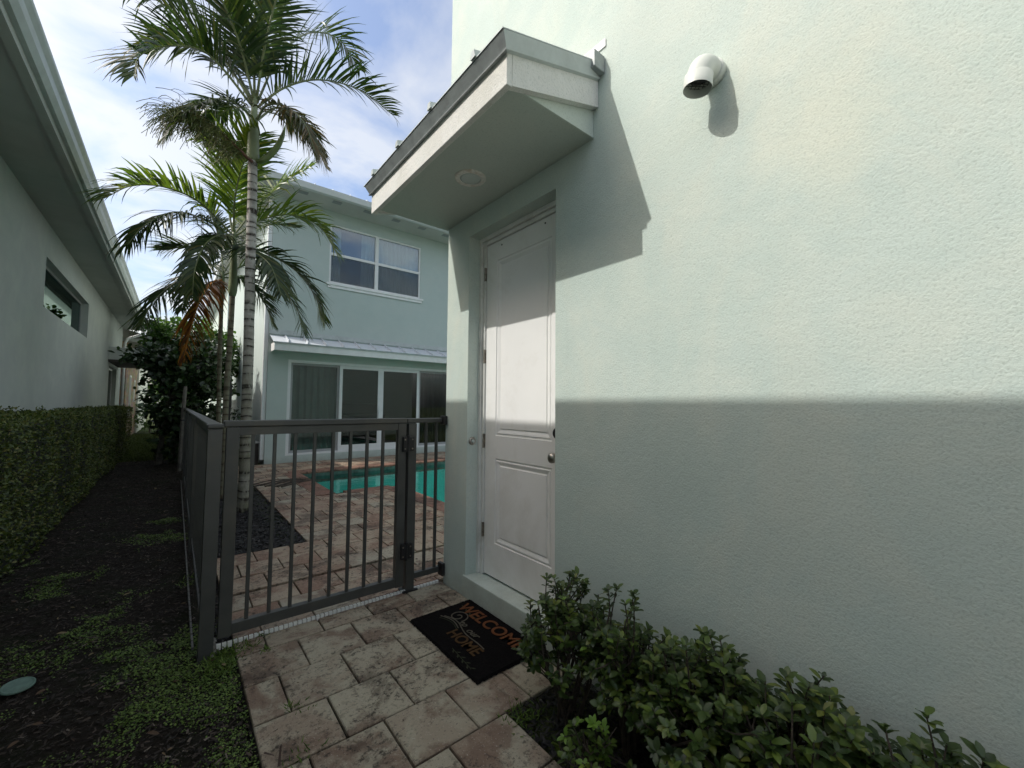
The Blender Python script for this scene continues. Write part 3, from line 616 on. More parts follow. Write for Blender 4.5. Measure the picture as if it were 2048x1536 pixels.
# ================================================================ LEFT HOUSE
def left_house():
    xw = -1.56
    h = thing('grey_house', (xw, 6, 0), 'pale grey stucco house on the left with a deep overhanging eave, behind the clipped hedge', 'house')
    mb = MB(); hole = (9.0, 12.85, 2.775, 3.525)
    wall_face(mb, 'x', xw, -2.9, 20.2, -.05, 4.05, [hole, (16.9, 18.9, .05, 2.45)], -.17)
    mb.quad((xw, 20.2, -.05), (-9, 20.2, -.05), (-9, 20.2, 4.05), (xw, 20.2, 4.05)); mb.quad((xw, -2.9, -.05), (-9, -2.9, -.05), (-9, -2.9, 4.05), (xw, -2.9, 4.05))
    mb.quad((-9, -2.9, -.05), (-9, 20.2, -.05), (-9, 20.2, 4.05), (-9, -2.9, 4.05))
    mb.build('wall', M['greywall'], h)
    # clerestory window
    a, b, c, d = hole; x = xw-.13; f = MB(); t = .04
    for (p, q, r_, s_) in ((a, a+t, c, d), (b-t, b, c, d), (a+t, b-t, d-t, d), (a+t, b-t, c, c+t)): f.box(x-.03, p, r_, x+.02, q, s_)
    w = f.build('window', M['sashgrey'], h); MB().box(x-.004, a+t, c+t, x+.002, b-t, d-t).build('pane', M['glass_mirror'], w)
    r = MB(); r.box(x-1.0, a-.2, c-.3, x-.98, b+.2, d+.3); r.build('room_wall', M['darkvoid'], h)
    # side door under the small hood
    f = MB(); x = xw-.12; a, b, c, d = 16.9, 18.9, .05, 2.45
    for (p, q, r_, s_) in ((a, a+.06, c, d), (b-.06, b, c, d), (a+.06, b-.06, d-.06, d), (17.87, 17.93, c, d-.06), (a+.06, 17.87, c, c+.1), (17.93, b-.06, c, c+.1)): f.box(x-.03, p, r_, x+.02, q, s_)
    g = f.build('glazed_door', M['whitemetal'], h); MB().box(x-.006, a+.06, c+.1, x, 17.87, d-.06).box(x-.006, 17.93, c+.1, x, b-.06, d-.06).build('pane', M['glass_dark'], g)
    MB().box(x-.3, a-.1, 0, x-.28, b+.1, 2.5).build('dark_room_panel', M['darkvoid'], g)  # dark sheet stands in for the gloom behind the door glass
    MB().box(xw+.001, 16.60, 2.62, -.66, 19.3, 2.98).build('door_hood', M['greywall'], h, label='boxy stucco hood over the side door')
    MB().box(xw+.001, 16.585, 2.55, -.64, 19.31, 2.618).build('hood_underside_shade', M['darkwood'], h)  # dark slab under the hood, its shaded underside put into the colour
    # eave
    xe = -.98; zs = 4.012
    MB().box(xw-.3, -2.9, zs+.002, xe-.09, 20.4, zs+.03).build('soffit', M['greysoffit'], h)
    MB().box(xe-.088, -2.9, zs-.035, xe-.02, 20.42, zs+.20).build('fascia', M['greysoffit'], h)
    prof = [(xe-.018, zs+.03), (xe+.015, zs+.035), (xe+.045, zs+.09), (xe+.050, zs+.16), (xe+.075, zs+.205), (xe+.078, zs+.235), (xe+.060, zs+.235), (xe-.018, zs+.20)]
    MB().prism(prof, -2.9, 20.45, 'y').build('gutter', M['gutter'], h)
    MB().add([(xe+.03, -2.9, zs+.245), (xe+.03, 20.5, zs+.245), (-5.2, 20.5, zs+1.6), (-5.2, -2.9, zs+1.6), (-9.4, 20.5, zs+.245), (-9.4, -2.9, zs+.245)], [(0,1,2,3), (3,2,4,5), (1,4,2), (0,3,5)]).build('roof', M['greymetal'], h)
    MB().tube([(xe+.02, 20.35, zs+.05), (xe-.05, 20.38, zs-.12), (xe-.45, 20.38, zs-.32), (xw+.06, 20.36, zs-.5), (xw+.06, 20.36, .1)], .045, 8).build('downspout', M['whitemetal'], h, smooth=True)
    # far wing with stone cladding and slot windows
    g = thing('stone_clad_house', (-1.5, 23, 0), 'far low house wing with brown stone cladding and narrow white slot windows', 'house')
    x = -1.44; hs = [(22.1, 22.75, .95, 2.45), (24.3, 24.75, 1.5, 2.35)]
    mb = MB(); wall_face(mb, 'x', x, 20.55, 26.2, -.05, 3.6, hs, -.12); mb.quad((x, 20.55, -.05), (-8, 20.55, -.05), (-8, 20.55, 3.6), (x, 20.55, 3.6)); mb.build('stone_wall', M['stone'], g)
    mb = MB(); wall_face(mb, 'x', x+.06, 26.2, 34, -.05, 3.6, [], 0); mb.quad((x+.06, 26.2, -.05), (x-.1, 26.2, -.05), (x-.1, 26.2, 3.6), (x+.06, 26.2, 3.6)); mb.build('white_wall', M['white'], g)
    for (a, b, c, d) in hs:
        f = MB(); f.box(x-.06, a, c, x+.02, a+.10, d); f.box(x-.06, b-.10, c, x+.02, b, d); f.box(x-.06, a+.1, d-.08, x+.02, b-.1, d); f.box(x-.06, a-.05, c-.1, x+.04, b+.05, c-.001)
        w = f.build('slot_window', M['white'], g); MB().box(x-.09, a+.1, c, x-.08, b-.1, d-.08).build('pane', M['glass_dark'], w); MB().box(x-.13, a, c, x-.12, b, d).build('dark_room_panel', M['darkvoid'], w)  # dark sheet in each slot stands in for the unlit room
    MB().box(x-.8, 20.5, 3.6, x+.6, 34, 3.72).build('soffit', M['greysoffit'], g)
    MB().box(x+.6, 20.5, 3.55, x+.70, 34, 3.80).build('gutter', M['whitemetal'], g)
    MB().add([(x+.66, 20.5, 3.82), (x+.66, 34, 3.82), (-4.5, 34, 5), (-4.5, 20.5, 5)], [(0,1,2,3)]).build('roof', M['greymetal'], g)
M['greysoffit'] = plain('grey_soffit_paint', (.40, .42, .39), .8, var=.05, scale=2, dirt=(.28, .30, .26), dirtamt=.4, bump=.15, bscale=90)
left_house()

# ================================================================ GROUND, PATH, DECK, POOL
def sheet(name, rects, z, m, label=None):
    mb = MB()
    for (a, b, c, d) in rects: mb.quad((a, c, z), (b, c, z), (b, d, z), (a, d, z))
    o = mb.build(name, m); o['kind'] = 'structure'
    if label: o['label'] = label
    return o
BIG = 150
def ground():
    sheet('ground', [(-BIG, -3, -BIG, BIG), (6.6, BIG, -BIG, BIG), (-3, 6.6, -BIG, -2), (-3, 6.6, 25, BIG), (1.8, 6.6, 9.5, 25), (1.8, 6.6, -2, 3.5), (.9, 1.8, -2, 25)], -.045, M['lawnsoil'])
    sheet('bounce_slab', [(-14, 12, -16, -3.6)], -.035, M['concrete'])  # unseen pale slab added to bounce sunlight into the passage
    # uneven near soil
    nx, ny = 78, 540; xs = np.linspace(-3, .9, nx); ys = np.linspace(-2, 25, ny); X, Y = np.meshgrid(xs, ys)
    Z = -.030 + .020*(vnoise(X*3, Y*3)-.5) + .016*(vnoise(X*11, Y*11, 3)-.5); Z[:, -1] = -.045; Z[:, 0] = -.045; Z[0] = -.045; Z[-1] = -.045
    m = (X > .25); Z[m] = -.045
    V = np.stack([X, Y, Z], 2).reshape(-1, 3); i = np.arange(ny-1)[:, None]*nx + np.arange(nx-1)[None]
    F = np.stack([i, i+1, i+nx+1, i+nx], -1).reshape(-1, 4)
    me = fast_mesh('soil', V, F, 4); o = link_mesh('soil', me, M['soil']); o['kind'] = 'structure'
ground()
path = sheet('entry_path', [(.300, 1.207, -1.2, 1.507), (.300, 1.62, 1.507, 1.81), (.300, 1.6755, 1.81, 2.905)], -.020, M['bed'])
deck = sheet('pool_deck', [(.305, 1.6, 2.947, 4.56), (1.6, 7, 2.947, 3.6), (1.6, 2.86, 3.6, 4.56), (1.07, 2.86, 4.56, 6.70), (1.07, 1.81, 6.70, 9.35), (1.07, 8, 9.35, 10.819), (.45, 1.07, 8.4, 14)], -.020, M['bed'])
# side skirts of the path so its edge has depth
MB().box(.298, -1.2, -.06, .302, 2.905, -.021).box(1.2045, -1.2, -.06, 1.2085, 1.507, -.021).build('paver_base_edge', M['bed'], path)

def paver_mesh():
    a = .1495; c = .004; t = .06
    V = [(-a,-a,-c),(a,-a,-c),(a,a,-c),(-a,a,-c),(-a+c,-a+c,0),(a-c,-a+c,0),(a-c,a-c,0),(-a+c,a-c,0),(-a,-a,-t),(a,-a,-t),(a,a,-t),(-a,a,-t)]
    F = [(4,5,6,7)] + [(i,(i+1)%4,4+(i+1)%4,4+i) for i in range(4)] + [(8+i,8+(i+1)%4,(i+1)%4,i) for i in range(4)]
    me = bpy.data.meshes.new('paver'); me.from_pydata(V, [], F); me.update(); return me
PM = {k: paver_mesh() for k in ('paver', 'paver_red')}
for k in PM: PM[k].materials.append(M[k])
def lay(parent, regions, red=0):
    s = .3045; px = .3025; n = 0
    for (a, b, c, d) in regions:
        k0 = math.floor((c-2.725)/s); 
        for k in range(k0, int((d-2.725)/s)+2):
            y0 = max(c, 2.725+k*s); y1 = min(d, 2.725+(k+1)*s)
            if y1-y0 < .05: continue
            off = .46 if k % 2 == 0 else .61
            j0 = math.floor((a-off)/px)
            for j in range(j0, int((b-off)/px)+2):
                x0 = max(a, off+j*px); x1 = min(b, off+(j+1)*px)
                if x1-x0 < .035: continue
                cx, cy = (x0+x1)/2, (y0+y1)/2
                if x0 > .80*y1+.6 and cy > 2.9: continue
                if x0 > 1.6 and y1 < 2.9: continue
                kind = 'paver_red' if random.random() < red else 'paver'
                o = bpy.data.objects.new('paver', PM[kind]); col.objects.link(o); o.parent = parent
                o.location = (cx + random.uniform(-.001, .001), cy + random.uniform(-.001, .001), random.uniform(-.0025, .002))
                o.scale = (max(.02, (x1-x0-.0085))/.299, max(.02, (y1-y0-.0085))/.299, 1)
                o.rotation_euler = (R(random.uniform(-.35, .35)), R(random.uniform(-.35, .35)), R(random.uniform(-.3, .3)))
                n += 1
    return n
lay(path, [(.305, 1.207, -1.1, 1.507), (.305, 1.62, 1.507, 1.81), (.308, 1.673, 1.81, 2.903)], .0)
lay(deck, [(.31, 4.0, 2.949, 3.6), (.31, 2.85, 3.6, 4.56), (1.075, 2.85, 4.56, 6.70), (1.075, 1.81, 6.70, 9.35), (1.075, 6.2, 9.35, 10.815), (.5, 1.07, 8.45, 10.2)], .8)

def pool():
    z = -.115; zb = -1.35
    A = (1.96, 6.0, 6.85, 9.20); B = (3.0, 6.0, 3.75, 6.85)
    b = MB()
    outline = [(1.96, 6.85), (1.96, 9.20), (6.0, 9.20), (6.0, 3.75), (3.0, 3.75), (3.0, 6.85)]
    for p, q in zip(outline, outline[1:]+outline[:1]): b.quad((*p, zb), (*q, zb), (*q, -.24), (*p, -.24))
    b.quad((1.96, 6.85, zb), (6, 6.85, zb), (6, 9.2, zb), (1.96, 9.2, zb)); b.quad((3, 3.75, zb), (6, 3.75, zb), (6, 6.85, zb), (3, 6.85, zb))
    p_ = thing('swimming_pool', (4, 7, 0), 'turquoise swimming pool with red brick coping, seen through the gate pickets', 'pool')
    b.build('pool_shell', M['plaster'], p_)
    t = MB()
    for p, q in zip(outline, outline[1:]+outline[:1]): t.quad((*p, -.24), (*q, -.24), (*q, -.03), (*p, -.03))
    t.build('waterline_tile', M['tile'], p_)
    w = MB(); w.add([(x, y, z) for x, y in outline], [(0, 5, 4, 3, 2, 1)]); w.build('water', M['water'], p_)
    me = bpy.data.meshes.new('coping_brick'); l, wd, h = .30, .148, .05; m = MB()
    m.prism([(0, -h), (l, -h), (l, 0), (.035, 0), (.010, -.008), (0, -.022)], 0, wd-.004, 'y'); 
    me.from_pydata(m.v, [], m.f); me.update(); me.materials.append(M['coping'])
    segs = [((1.96+.03, 6.70), (1.96+.03, 9.35), math.pi), ((1.81, 9.20-.03), (6.15, 9.20-.03), math.pi/2), ((3.03, 3.6), (3.03, 6.85), math.pi), ((2.13, 6.85+.03), (2.88, 6.85+.03), -math.pi/2)]
    base = org(p_)
    for (a, b_, rz) in segs:
        a = Vector(a); b_ = Vector(b_); L = (b_-a).length; n = int(L/.148); d = (b_-a).normalized()
        for k in range(n):
            c = a + d*(k*.148); o = bpy.data.objects.new('coping_brick', me); col.objects.link(o); o.parent = p_
            if rz == math.pi: o.location = (c.x-base.x, c.y+.148-base.y, .003+random.uniform(-.001, .001)); o.rotation_euler = (0, 0, math.pi)
            elif rz > 0: o.location = (c.x+.148-base.x, c.y-base.y, .003); o.rotation_euler = (0, 0, math.pi/2)
            else: o.location = (c.x-base.x, c.y-base.y, .003); o.rotation_euler = (0, 0, -math.pi/2)
pool()

# drain / edging strip with white slats
def slat_strip(name, label, a, b, wdt, pitch, axis, parent_mat, z=.004, gap=.004):
    t = thing(name, (*a, 0), label, 'edging'); L = (Vector(b)-Vector(a)).length; n = int(L/pitch)
    me = bpy.data.meshes.new('slat'); m = MB(); m.box(0, -wdt/2, -.02, pitch-gap, wdt/2, .010); me.from_pydata(m.v, [], m.f); me.update(); me.materials.append(M['drain' if parent_mat is None else parent_mat])
    ang = math.atan2(b[1]-a[1], b[0]-a[0])
    for k in range(n):
        o = bpy.data.objects.new('slat', me); col.objects.link(o); o.parent = t
        o.location = (math.cos(ang)*k*pitch, math.sin(ang)*k*pitch, z); o.rotation_euler = (0, 0, ang)
    m = MB().box(0, -wdt/2+.002, -.04, L, wdt/2-.002, -.012)
    o = m.build('channel', M['black']); o.parent = t; o.rotation_euler = (0, 0, ang); o.location = (0, 0, z)
slat_strip('drain_grate', 'narrow white slotted drain strip running under the grey gate', (.232, 2.912), (1.668, 2.912), .017, .0262, 'x', None, gap=.0055)

# ================================================================ GATE AND FENCE
def gate():
    Yg = 2.93
    g = thing('garden_gate', (.78, Yg, 0), 'dark grey aluminium picket gate between the fence post and the mint house corner', 'gate')
    MB().box(.236, Yg-.025, .045, .300, Yg+.025, 1.236).build('stile', M['fence'], g, bevel=.002)
    MB().box(1.288, Yg-.025, .045, 1.350, Yg+.025, 1.236).build('stile', M['fence'], g, bevel=.002)
    MB().box(.222, Yg-.032, 1.240, 1.352, Yg+.032, 1.277).build('top_rail', M['fence'], g, bevel=.006)
    MB().box(.300, Yg-.018, 1.190, 1.288, Yg+.018, 1.2385).build('under_rail', M['fence'], g, bevel=.001)
    MB().box(.300, Yg-.022, .050, 1.288, Yg+.022, .110).build('bottom_rail', M['fence'], g, bevel=.002)
    me = bpy.data.meshes.new('picket'); m = MB().box(-.0095, -.0095, 0, .0095, .0095, 1.080); me.from_pydata(m.v, [], m.f); me.update(); me.materials.append(M['fence'])
    for k in range(8):
        o = bpy.data.objects.new('picket', me); col.objects.link(o); o.parent = g; o.location = (.373+.1153*k-.78, 0, .110)
    for z in (1.085, .30):
        hg = MB().box(1.318, Yg-.052, z-.055, 1.352, Yg-.026, z+.055); hg.tube([(1.357, Yg-.046, z-.065), (1.357, Yg-.046, z+.065)], .013, 12)
        hg.box(1.364, Yg-.056, z-.052, 1.402, Yg-.036, z+.052).build('gate_hinge', M['black'], g, bevel=.004)
    sc = []
    for z in (1.085, .30):
        for dz in (-.034, .034):
            for x_ in (1.330, 1.386):
                MB().lathe((x_, Yg-(.052 if x_ < 1.35 else .056), z+dz), (0, -1, 0), [(0, .006), (.003, .006), (.004, .001)], 8).build('screw', M['hinge'], g)
    f = thing('gate_side_panel', (1.40, Yg, 0), 'short fixed grey fence panel between the gate hinges and the mint wall', 'fence')
    MB().box(1.366, Yg-.034, -.01, 1.430, Yg+.030, 1.236).build('post', M['fence'], f, bevel=.002)
    MB().box(1.356, Yg-.030, 1.240, W-.005, Yg+.030, 1.274).build('top_rail', M['fence'], f, bevel=.006)
    MB().box(1.430, Yg-.018, .075, W-.010, Yg+.018, .115).build('bottom_rail', M['fence'], f, bevel=.002)
    for x in (1.525, 1.615):
        o = bpy.data.objects.new('picket', me); col.objects.link(o); o.parent = f; o.location = (x-1.40, 0, .115); o.scale = (1, 1, 1.04)
    for z0, z1 in ((1.222, 1.292), (.055, .150)):
        MB().box(W-.030, Yg-.042-.030, z0, W-.004, Yg+.0, z1).build('wall_bracket', M['black'], f, bevel=.004)
    MB().box(1.340, Yg-.05, -.004, 1.455, Yg+.045, .010).build('base_plate', M['black'], f)
gate()
def side_fence():
    f = thing('side_fence', (.18, 2.88, 0), 'dark grey picket fence running away from the gate along the side yard', 'fence')
    x = .180; y1 = 14.2
    for y in (2.885, 5.0, 7.1, 9.2, 11.3, 13.4):
        p = MB().box(x-.034, y-.032, -.04, x+.034, y+.032, 1.232); p.build('post', M['fence'], f, bevel=.002)
    MB().box(x-.040, 2.846, 1.234, x+.040, 2.925, 1.262).build('post_cap', M['fence'], f, bevel=.008)
    for a, b in ((2.927, 5.0), (5.002, 7.1), (7.102, 9.2), (9.202, 11.3), (11.302, y1)):
        MB().box(x-.033, a, 1.236, x+.033, b, 1.262).build('top_rail', M['fence'], f, bevel=.006)
        MB().box(x-.018, a+.035, 1.186, x+.018, b-.035, 1.2355).build('under_rail', M['fence'], f)
        MB().box(x-.018, a+.035, .065, x+.018, b-.035, .105).build('bottom_rail', M['fence'], f)
    me = bpy.data.meshes.new('picket'); m = MB().box(-.0095, -.0095, 0, .0095, .0095, 1.082); me.from_pydata(m.v, [], m.f); me.update(); me.materials.append(M['fence'])
    y = 3.02
    while y < y1:
        if min(abs(y-p) for p in (5.0, 7.1, 9.2, 11.3, 13.4)) > .045:
            o = bpy.data.objects.new('picket', me); col.objects.link(o); o.parent = f; o.location = (x-.18, y-2.88, .105)
        y += .102
side_fence()
slat_strip('garden_edging', 'dull white slatted edging strip lying along the foot of the side fence', (.128, 3.0), (.128, 9.5), .010, .09, 'y', 'edging', z=-.012, gap=.010)

# ================================================================ DOORMAT
def doormat():
    cx, cy = (1.212+1.683)/2, 2.105; w, l, th = .470, .745, .014     # X extent, Y extent
    x0, x1, y0, y1 = 1.205, 1.664, 1.735, 2.492
    t = thing('doormat', ((x0+x1)/2, (y0+y1)/2, .003), 'black coir doormat reading WELCOME to our HOME, on the pavers below the door sill', 'doormat')
    base = org(t)
    # fibrous pile: a subdivided slab with ragged edge
    nx, ny = 60, 96; V = []; 
    for j in range(ny+1):
        for i in range(nx+1):
            u, v = i/nx, j/ny; ed = i in (0, nx) or j in (0, ny); jit = .0035 if ed else .0
            V.append((x0+(x1-x0)*u+random.uniform(-jit, jit), y0+(y1-y0)*v+random.uniform(-jit, jit), th+.003+random.uniform(-.0012, .0012) if not ed else .004))
    F = [(j*(nx+1)+i, j*(nx+1)+i+1, (j+1)*(nx+1)+i+1, (j+1)*(nx+1)+i) for j in range(ny) for i in range(nx)]
    mb = MB(); mb.add(V, F); mb.build('pile', M['matblack'], t)
    # lettering: text runs along -Y (read from the path side, the door at its top)
    ang = -math.pi/2
    def text(s, size, px, py, m, name, shear=0, sx=1):
        cu = bpy.data.curves.new(name, 'FONT'); cu.body = s; cu.size = size; cu.extrude = .0012; cu.align_x = 'CENTER'; cu.align_y = 'CENTER'; cu.shear = shear; cu.offset = .0016 if size > .09 else 0
        o = bpy.data.objects.new(name, cu); col.objects.link(o); bpy.context.view_layer.update()
        dg = bpy.context.evaluated_depsgraph_get(); me = bpy.data.meshes.new_from_object(o.evaluated_get(dg)); bpy.data.objects.remove(o)
        o = link_mesh(name, me, m, t); o.rotation_euler = (0, 0, ang); o.location = (px-base.x, py-base.y, th+.0050); o.scale = (sx, 1, 1); return o
    text('WELCOME', .128, x1-.105, (y0+y1)/2+.005, M['matrust'], 'welcome_lettering', 0, 1.02)
    text('HOME', .105, x0+.130, (y0+y1)/2-.055, M['matfade'], 'home_lettering')
    text('to', .066, x0+.236, (y0+y1)/2+.115, M['matcream'], 'script_lettering', .35, 1.1)
    text('our', .066, x0+.222, (y0+y1)/2-.01, M['matcream'], 'script_lettering', .35, 1.1)
    # scroll flourish
    def stroke(pts, w, m, name):
        mb = MB(); pts = [Vector((*p, 0)) for p in pts]
        for i, p in enumerate(pts):
            d = (pts[min(i+1, len(pts)-1)]-pts[max(i-1, 0)]).normalized(); nrm = Vector((-d.y, d.x, 0))*w/2
            mb.v += [(p.x+nrm.x, p.y+nrm.y, th+.006), (p.x-nrm.x, p.y-nrm.y, th+.006), (p.x+nrm.x, p.y+nrm.y, th+.0035), (p.x-nrm.x, p.y-nrm.y, th+.0035)]
        for i in range(len(pts)-1):
            a = 4*i; mb.f += [(a, a+1, a+5, a+4), (a, a+4, a+6, a+2), (a+1, a+3, a+7, a+5)]
        return mb.build(name, m, t)
    # spiral near the left (far Y) end; L(u,v): u along reading direction, v up towards the door
    def Lp(u, v): return (x0 + v, y1 - u)
    sp = []
    for k in range(46):
        th_ = k/45*2*math.pi*1.55; r = .010+.062*(k/45); sp.append(Lp(.160+r*math.cos(math.pi-th_)*1.0, .262+r*math.sin(math.pi-th_)*.95))
    last = (.160+.072*math.cos(math.pi-2*math.pi*1.55), .262+.072*math.sin(math.pi-2*math.pi*1.55))
    stroke(sp, .007, M['matcream'], 'scroll')
    for q, (dv, u0) in enumerate(((0, .10), (-.018, .085), (-.034, .10))):
        stroke([Lp(u0+(.56-u0)*s, .195+dv+.02*math.sin(s*5.2)-.03*s*0 + .012*math.sin(s*9)) for s in np.linspace(0, 1 if q == 0 else .42, 30)], .006 if q < 2 else .004, M['matcream'] if q < 2 else M['matolive'], 'flourish_line')
    def sprig(u0, v0, u1, v1, n):
        stroke([Lp(u0+(u1-u0)*s, v0+(v1-v0)*s) for s in (0, .5, 1)], .003, M['matolive'], 'sprig_stem')
        mb = MB(); 
        for k in range(n):
            s = (k+.5)/n; u = u0+(u1-u0)*s; v = v0+(v1-v0)*s; sg = 1 if k % 2 else -1
            a = Lp(u, v); b = Lp(u+.014, v+sg*.016); c = Lp(u+.030, v+sg*.020); d = Lp(u+.020, v+sg*.006)
            mb.add([(*a, th+.006), (*b, th+.006), (*c, th+.006), (*d, th+.006)], [(0,1,2,3)])
        mb.build('sprig_leaves', M['matolive'], t)
    sprig(.05, .36, .26, .33, 8); sprig(.44, .05, .66, .03, 8)
doormat()

# ================================================================ PALMS
def smooth_path(pts, n):
    P = [Vector(p) for p in pts]; P = [2*P[0]-P[1]] + P + [2*P[-1]-P[-2]]; out = []
    m = len(P)-3
    for i in range(n):
        t = i/(n-1)*m; k = min(int(t), m-1); u = t-k; a, b, c, d = P[k:k+4]
        out.append(.5*((2*b)+(-a+c)*u+(2*a-5*b+4*c-d)*u*u+(-a+3*b-3*c+d)*u*u*u))
    return out
def frond(pts, parent, mat, mrach, Lmax=.55, width=.034, lift=.35, sweep=.75, droop=.5, n=58, seed=0, r0=.020, bare=.14, missing=.04, name='frond', flip=None):
    rd = random.Random(seed); o3 = org(parent); P = smooth_path(pts, n); V = []; F = []; fm = []
    mb = MB(); mb.tube([p for p in P], [r0*(1-.85*i/(n-1)) + .002 for i in range(n)], 6); V += mb.v; F += mb.f; fm += [1]*len(mb.f)
    up = Vector((0, 0, 1))
    side_prev = None
    for i in range(int(n*bare), n):
        t = i/(n-1); T = (P[min(i+1, n-1)]-P[max(i-1, 0)]).normalized()
        Sd = T.cross(up); 
        if Sd.length < .2: Sd = side_prev or Vector((1, 0, 0))
        Sd.normalize()
        if side_prev and Sd.dot(side_prev) < 0: Sd = -Sd
        side_prev = Sd; U = Sd.cross(T).normalized()
        if U.z < 0 and abs(T.z) < .95: U = -U
        s_ = (t-bare)/(1-bare); prof = (math.sin(math.pi*min(1, .22+.72*s_)))**.7
        for sg in (-1, 1):
            for rep in range(2):
                if rd.random() < missing: continue
                frac = rep*.5
                p0 = P[i] if not rep or i == n-1 else P[i].lerp(P[i+1], .5)
                Ln = Lmax*prof*rd.uniform(.72, 1.15); lf = lift + rd.uniform(-.38, .32); sw = sweep*(1+.7*s_) + rd.uniform(-.16, .16)
                D = (Sd*sg + T*sw + U*lf).normalized(); w = width*rd.uniform(.75, 1.15)*(.6+.4*prof)
                seg = 5; p = p0.copy(); d = D.copy(); nr = (U - Sd*sg*.5 + Vector((rd.uniform(-.3, .3), rd.uniform(-.3, .3), 0))).normalized()
                b = len(V); dr = (droop+.25)*rd.uniform(.4, 1.9)
                if rd.random() < .08: dr *= 4.5
                for k in range(seg+1):
                    q = k/seg; ww = w*(.45+1.0*q*2 if q < .25 else 1.0-.95*((q-.25)/.75)**1.6)*.5
                    cr = d.cross(nr).normalized()
                    V += [tuple(p-cr*ww), tuple(p+cr*ww)]
                    p = p + d*(Ln/seg); d = (d + Vector((0, 0, -1))*dr*.22*(.4+q)).normalized()
                for k in range(seg): F.append((b+2*k, b+2*k+1, b+2*k+3, b+2*k+2)); fm.append(0)
    me = bpy.data.meshes.new(name); me.from_pydata([(v[0]-o3.x, v[1]-o3.y, v[2]-o3.z) for v in V], [], F); me.update()
    o = link_mesh(name, me, [mat, mrach], parent); me.polygons.foreach_set('material_index', fm); me.polygons.foreach_set('use_smooth', [True]*len(fm)); return o
def ringed_trunk(pts, r_bot, r_top, parent, m, n=90, flare=.25, step=.115):
    P = smooth_path(pts, n); rad = []; z = 0
    for i, p in enumerate(P):
        t = i/(n-1); r = r_bot+(r_top-r_bot)*t + flare*r_bot*math.exp(-p.z*4)
        ph = (p.z/step) % 1; r *= 1 + .010*(1-ph) + random.uniform(-.012, .012); rad.append(r)
    return MB().tube(P, rad, 18).build('trunk', m, parent, smooth=True)

P1 = [
 [(0.66,6.38,5.36), (0.27,6.30,5.69), (0.04,6.20,5.71), (-0.25,6.10,5.50), (-0.45,6.00,5.21), (-0.49,5.95,4.93)],
 [(0.65,6.38,5.43), (0.22,6.50,6.04), (-0.20,6.60,6.33), (-0.59,6.70,6.48), (-0.83,6.70,6.41)],
 [(0.66,6.38,5.47), (0.46,6.10,5.93), (0.22,5.80,6.20), (0.02,5.50,6.28)],
 [(0.67,6.38,5.47), (0.64,6.60,6.53), (0.53,6.80,7.59), (0.31,6.90,8.34)],
 [(0.69,6.38,5.48), (0.72,6.00,6.01), (0.80,5.60,6.49), (0.94,5.20,6.69)],
 [(0.70,6.38,5.45), (0.98,6.60,6.43), (1.42,6.90,7.25), (1.92,7.10,7.58), (2.32,7.30,7.42)],
 [(0.70,6.38,5.38), (1.01,6.30,5.77), (1.43,6.20,6.04), (1.97,6.10,6.10), (2.44,6.00,5.88)],
 [(0.71,6.38,5.21), (0.99,6.70,5.70), (1.30,6.90,5.72), (1.58,7.00,5.53), (1.75,7.00,5.23)],
 [(0.65,6.38,5.22), (0.43,6.10,5.16), (0.18,5.90,4.95), (-0.04,5.75,4.61), (-0.18,5.70,4.26)],
 [(0.70,6.38,5.20), (0.77,6.00,5.23), (0.95,5.70,5.11), (1.12,5.50,4.85), (1.21,5.40,4.51)],
 [(0.65,6.38,5.18), (0.55,6.90,5.61), (0.34,7.20,5.57), (0.19,7.40,5.23)],
 [(0.66,6.38,5.44), (0.40,6.60,6.00), (0.05,6.90,6.60), (-.30,7.10,6.95), (-.65,7.20,7.0)],
 [(0.67,6.38,5.47), (0.62,6.20,6.10), (0.60,6.00,6.80), (0.66,5.80,7.30)],
 [(0.65,6.38,5.40), (0.45,6.55,5.80), (0.15,6.75,6.10), (-.20,6.9,6.12), (-.45,7.0,5.9)]]
P3 = [
 [(0.57,7.40,3.91), (0.16,7.20,4.20), (-0.22,7.00,4.21), (-0.52,6.85,4.06), (-0.73,6.70,3.78)],
 [(0.57,7.40,3.87), (0.22,7.00,3.90), (-0.10,6.70,3.80), (-0.36,6.50,3.49), (-0.50,6.40,3.18)],
 [(0.57,7.40,3.95), (0.46,7.50,4.53), (0.29,7.60,5.06), (0.10,7.70,5.50)],
 [(0.58,7.40,3.95), (0.55,7.00,4.36), (0.62,6.70,4.77), (0.75,6.40,5.03)],
 [(0.59,7.40,3.92), (0.86,7.60,4.46), (1.23,7.80,5.09), (1.71,7.90,5.62)],
 [(0.59,7.40,3.88), (0.90,7.30,4.20), (1.33,7.20,4.38), (1.72,7.10,4.25), (1.95,7.00,3.86)],
 [(0.58,7.40,3.84), (0.39,6.90,3.70), (0.21,6.50,3.39), (0.12,6.30,3.00), (0.11,6.30,2.69)],
 [(0.60,7.40,3.76), (0.98,7.30,3.71), (1.39,7.20,3.50), (1.67,7.10,3.13), (1.78,7.10,2.74)],
 [(0.59,7.40,3.76), (0.74,6.90,3.58), (0.94,6.50,3.30), (1.06,6.30,2.86)]]
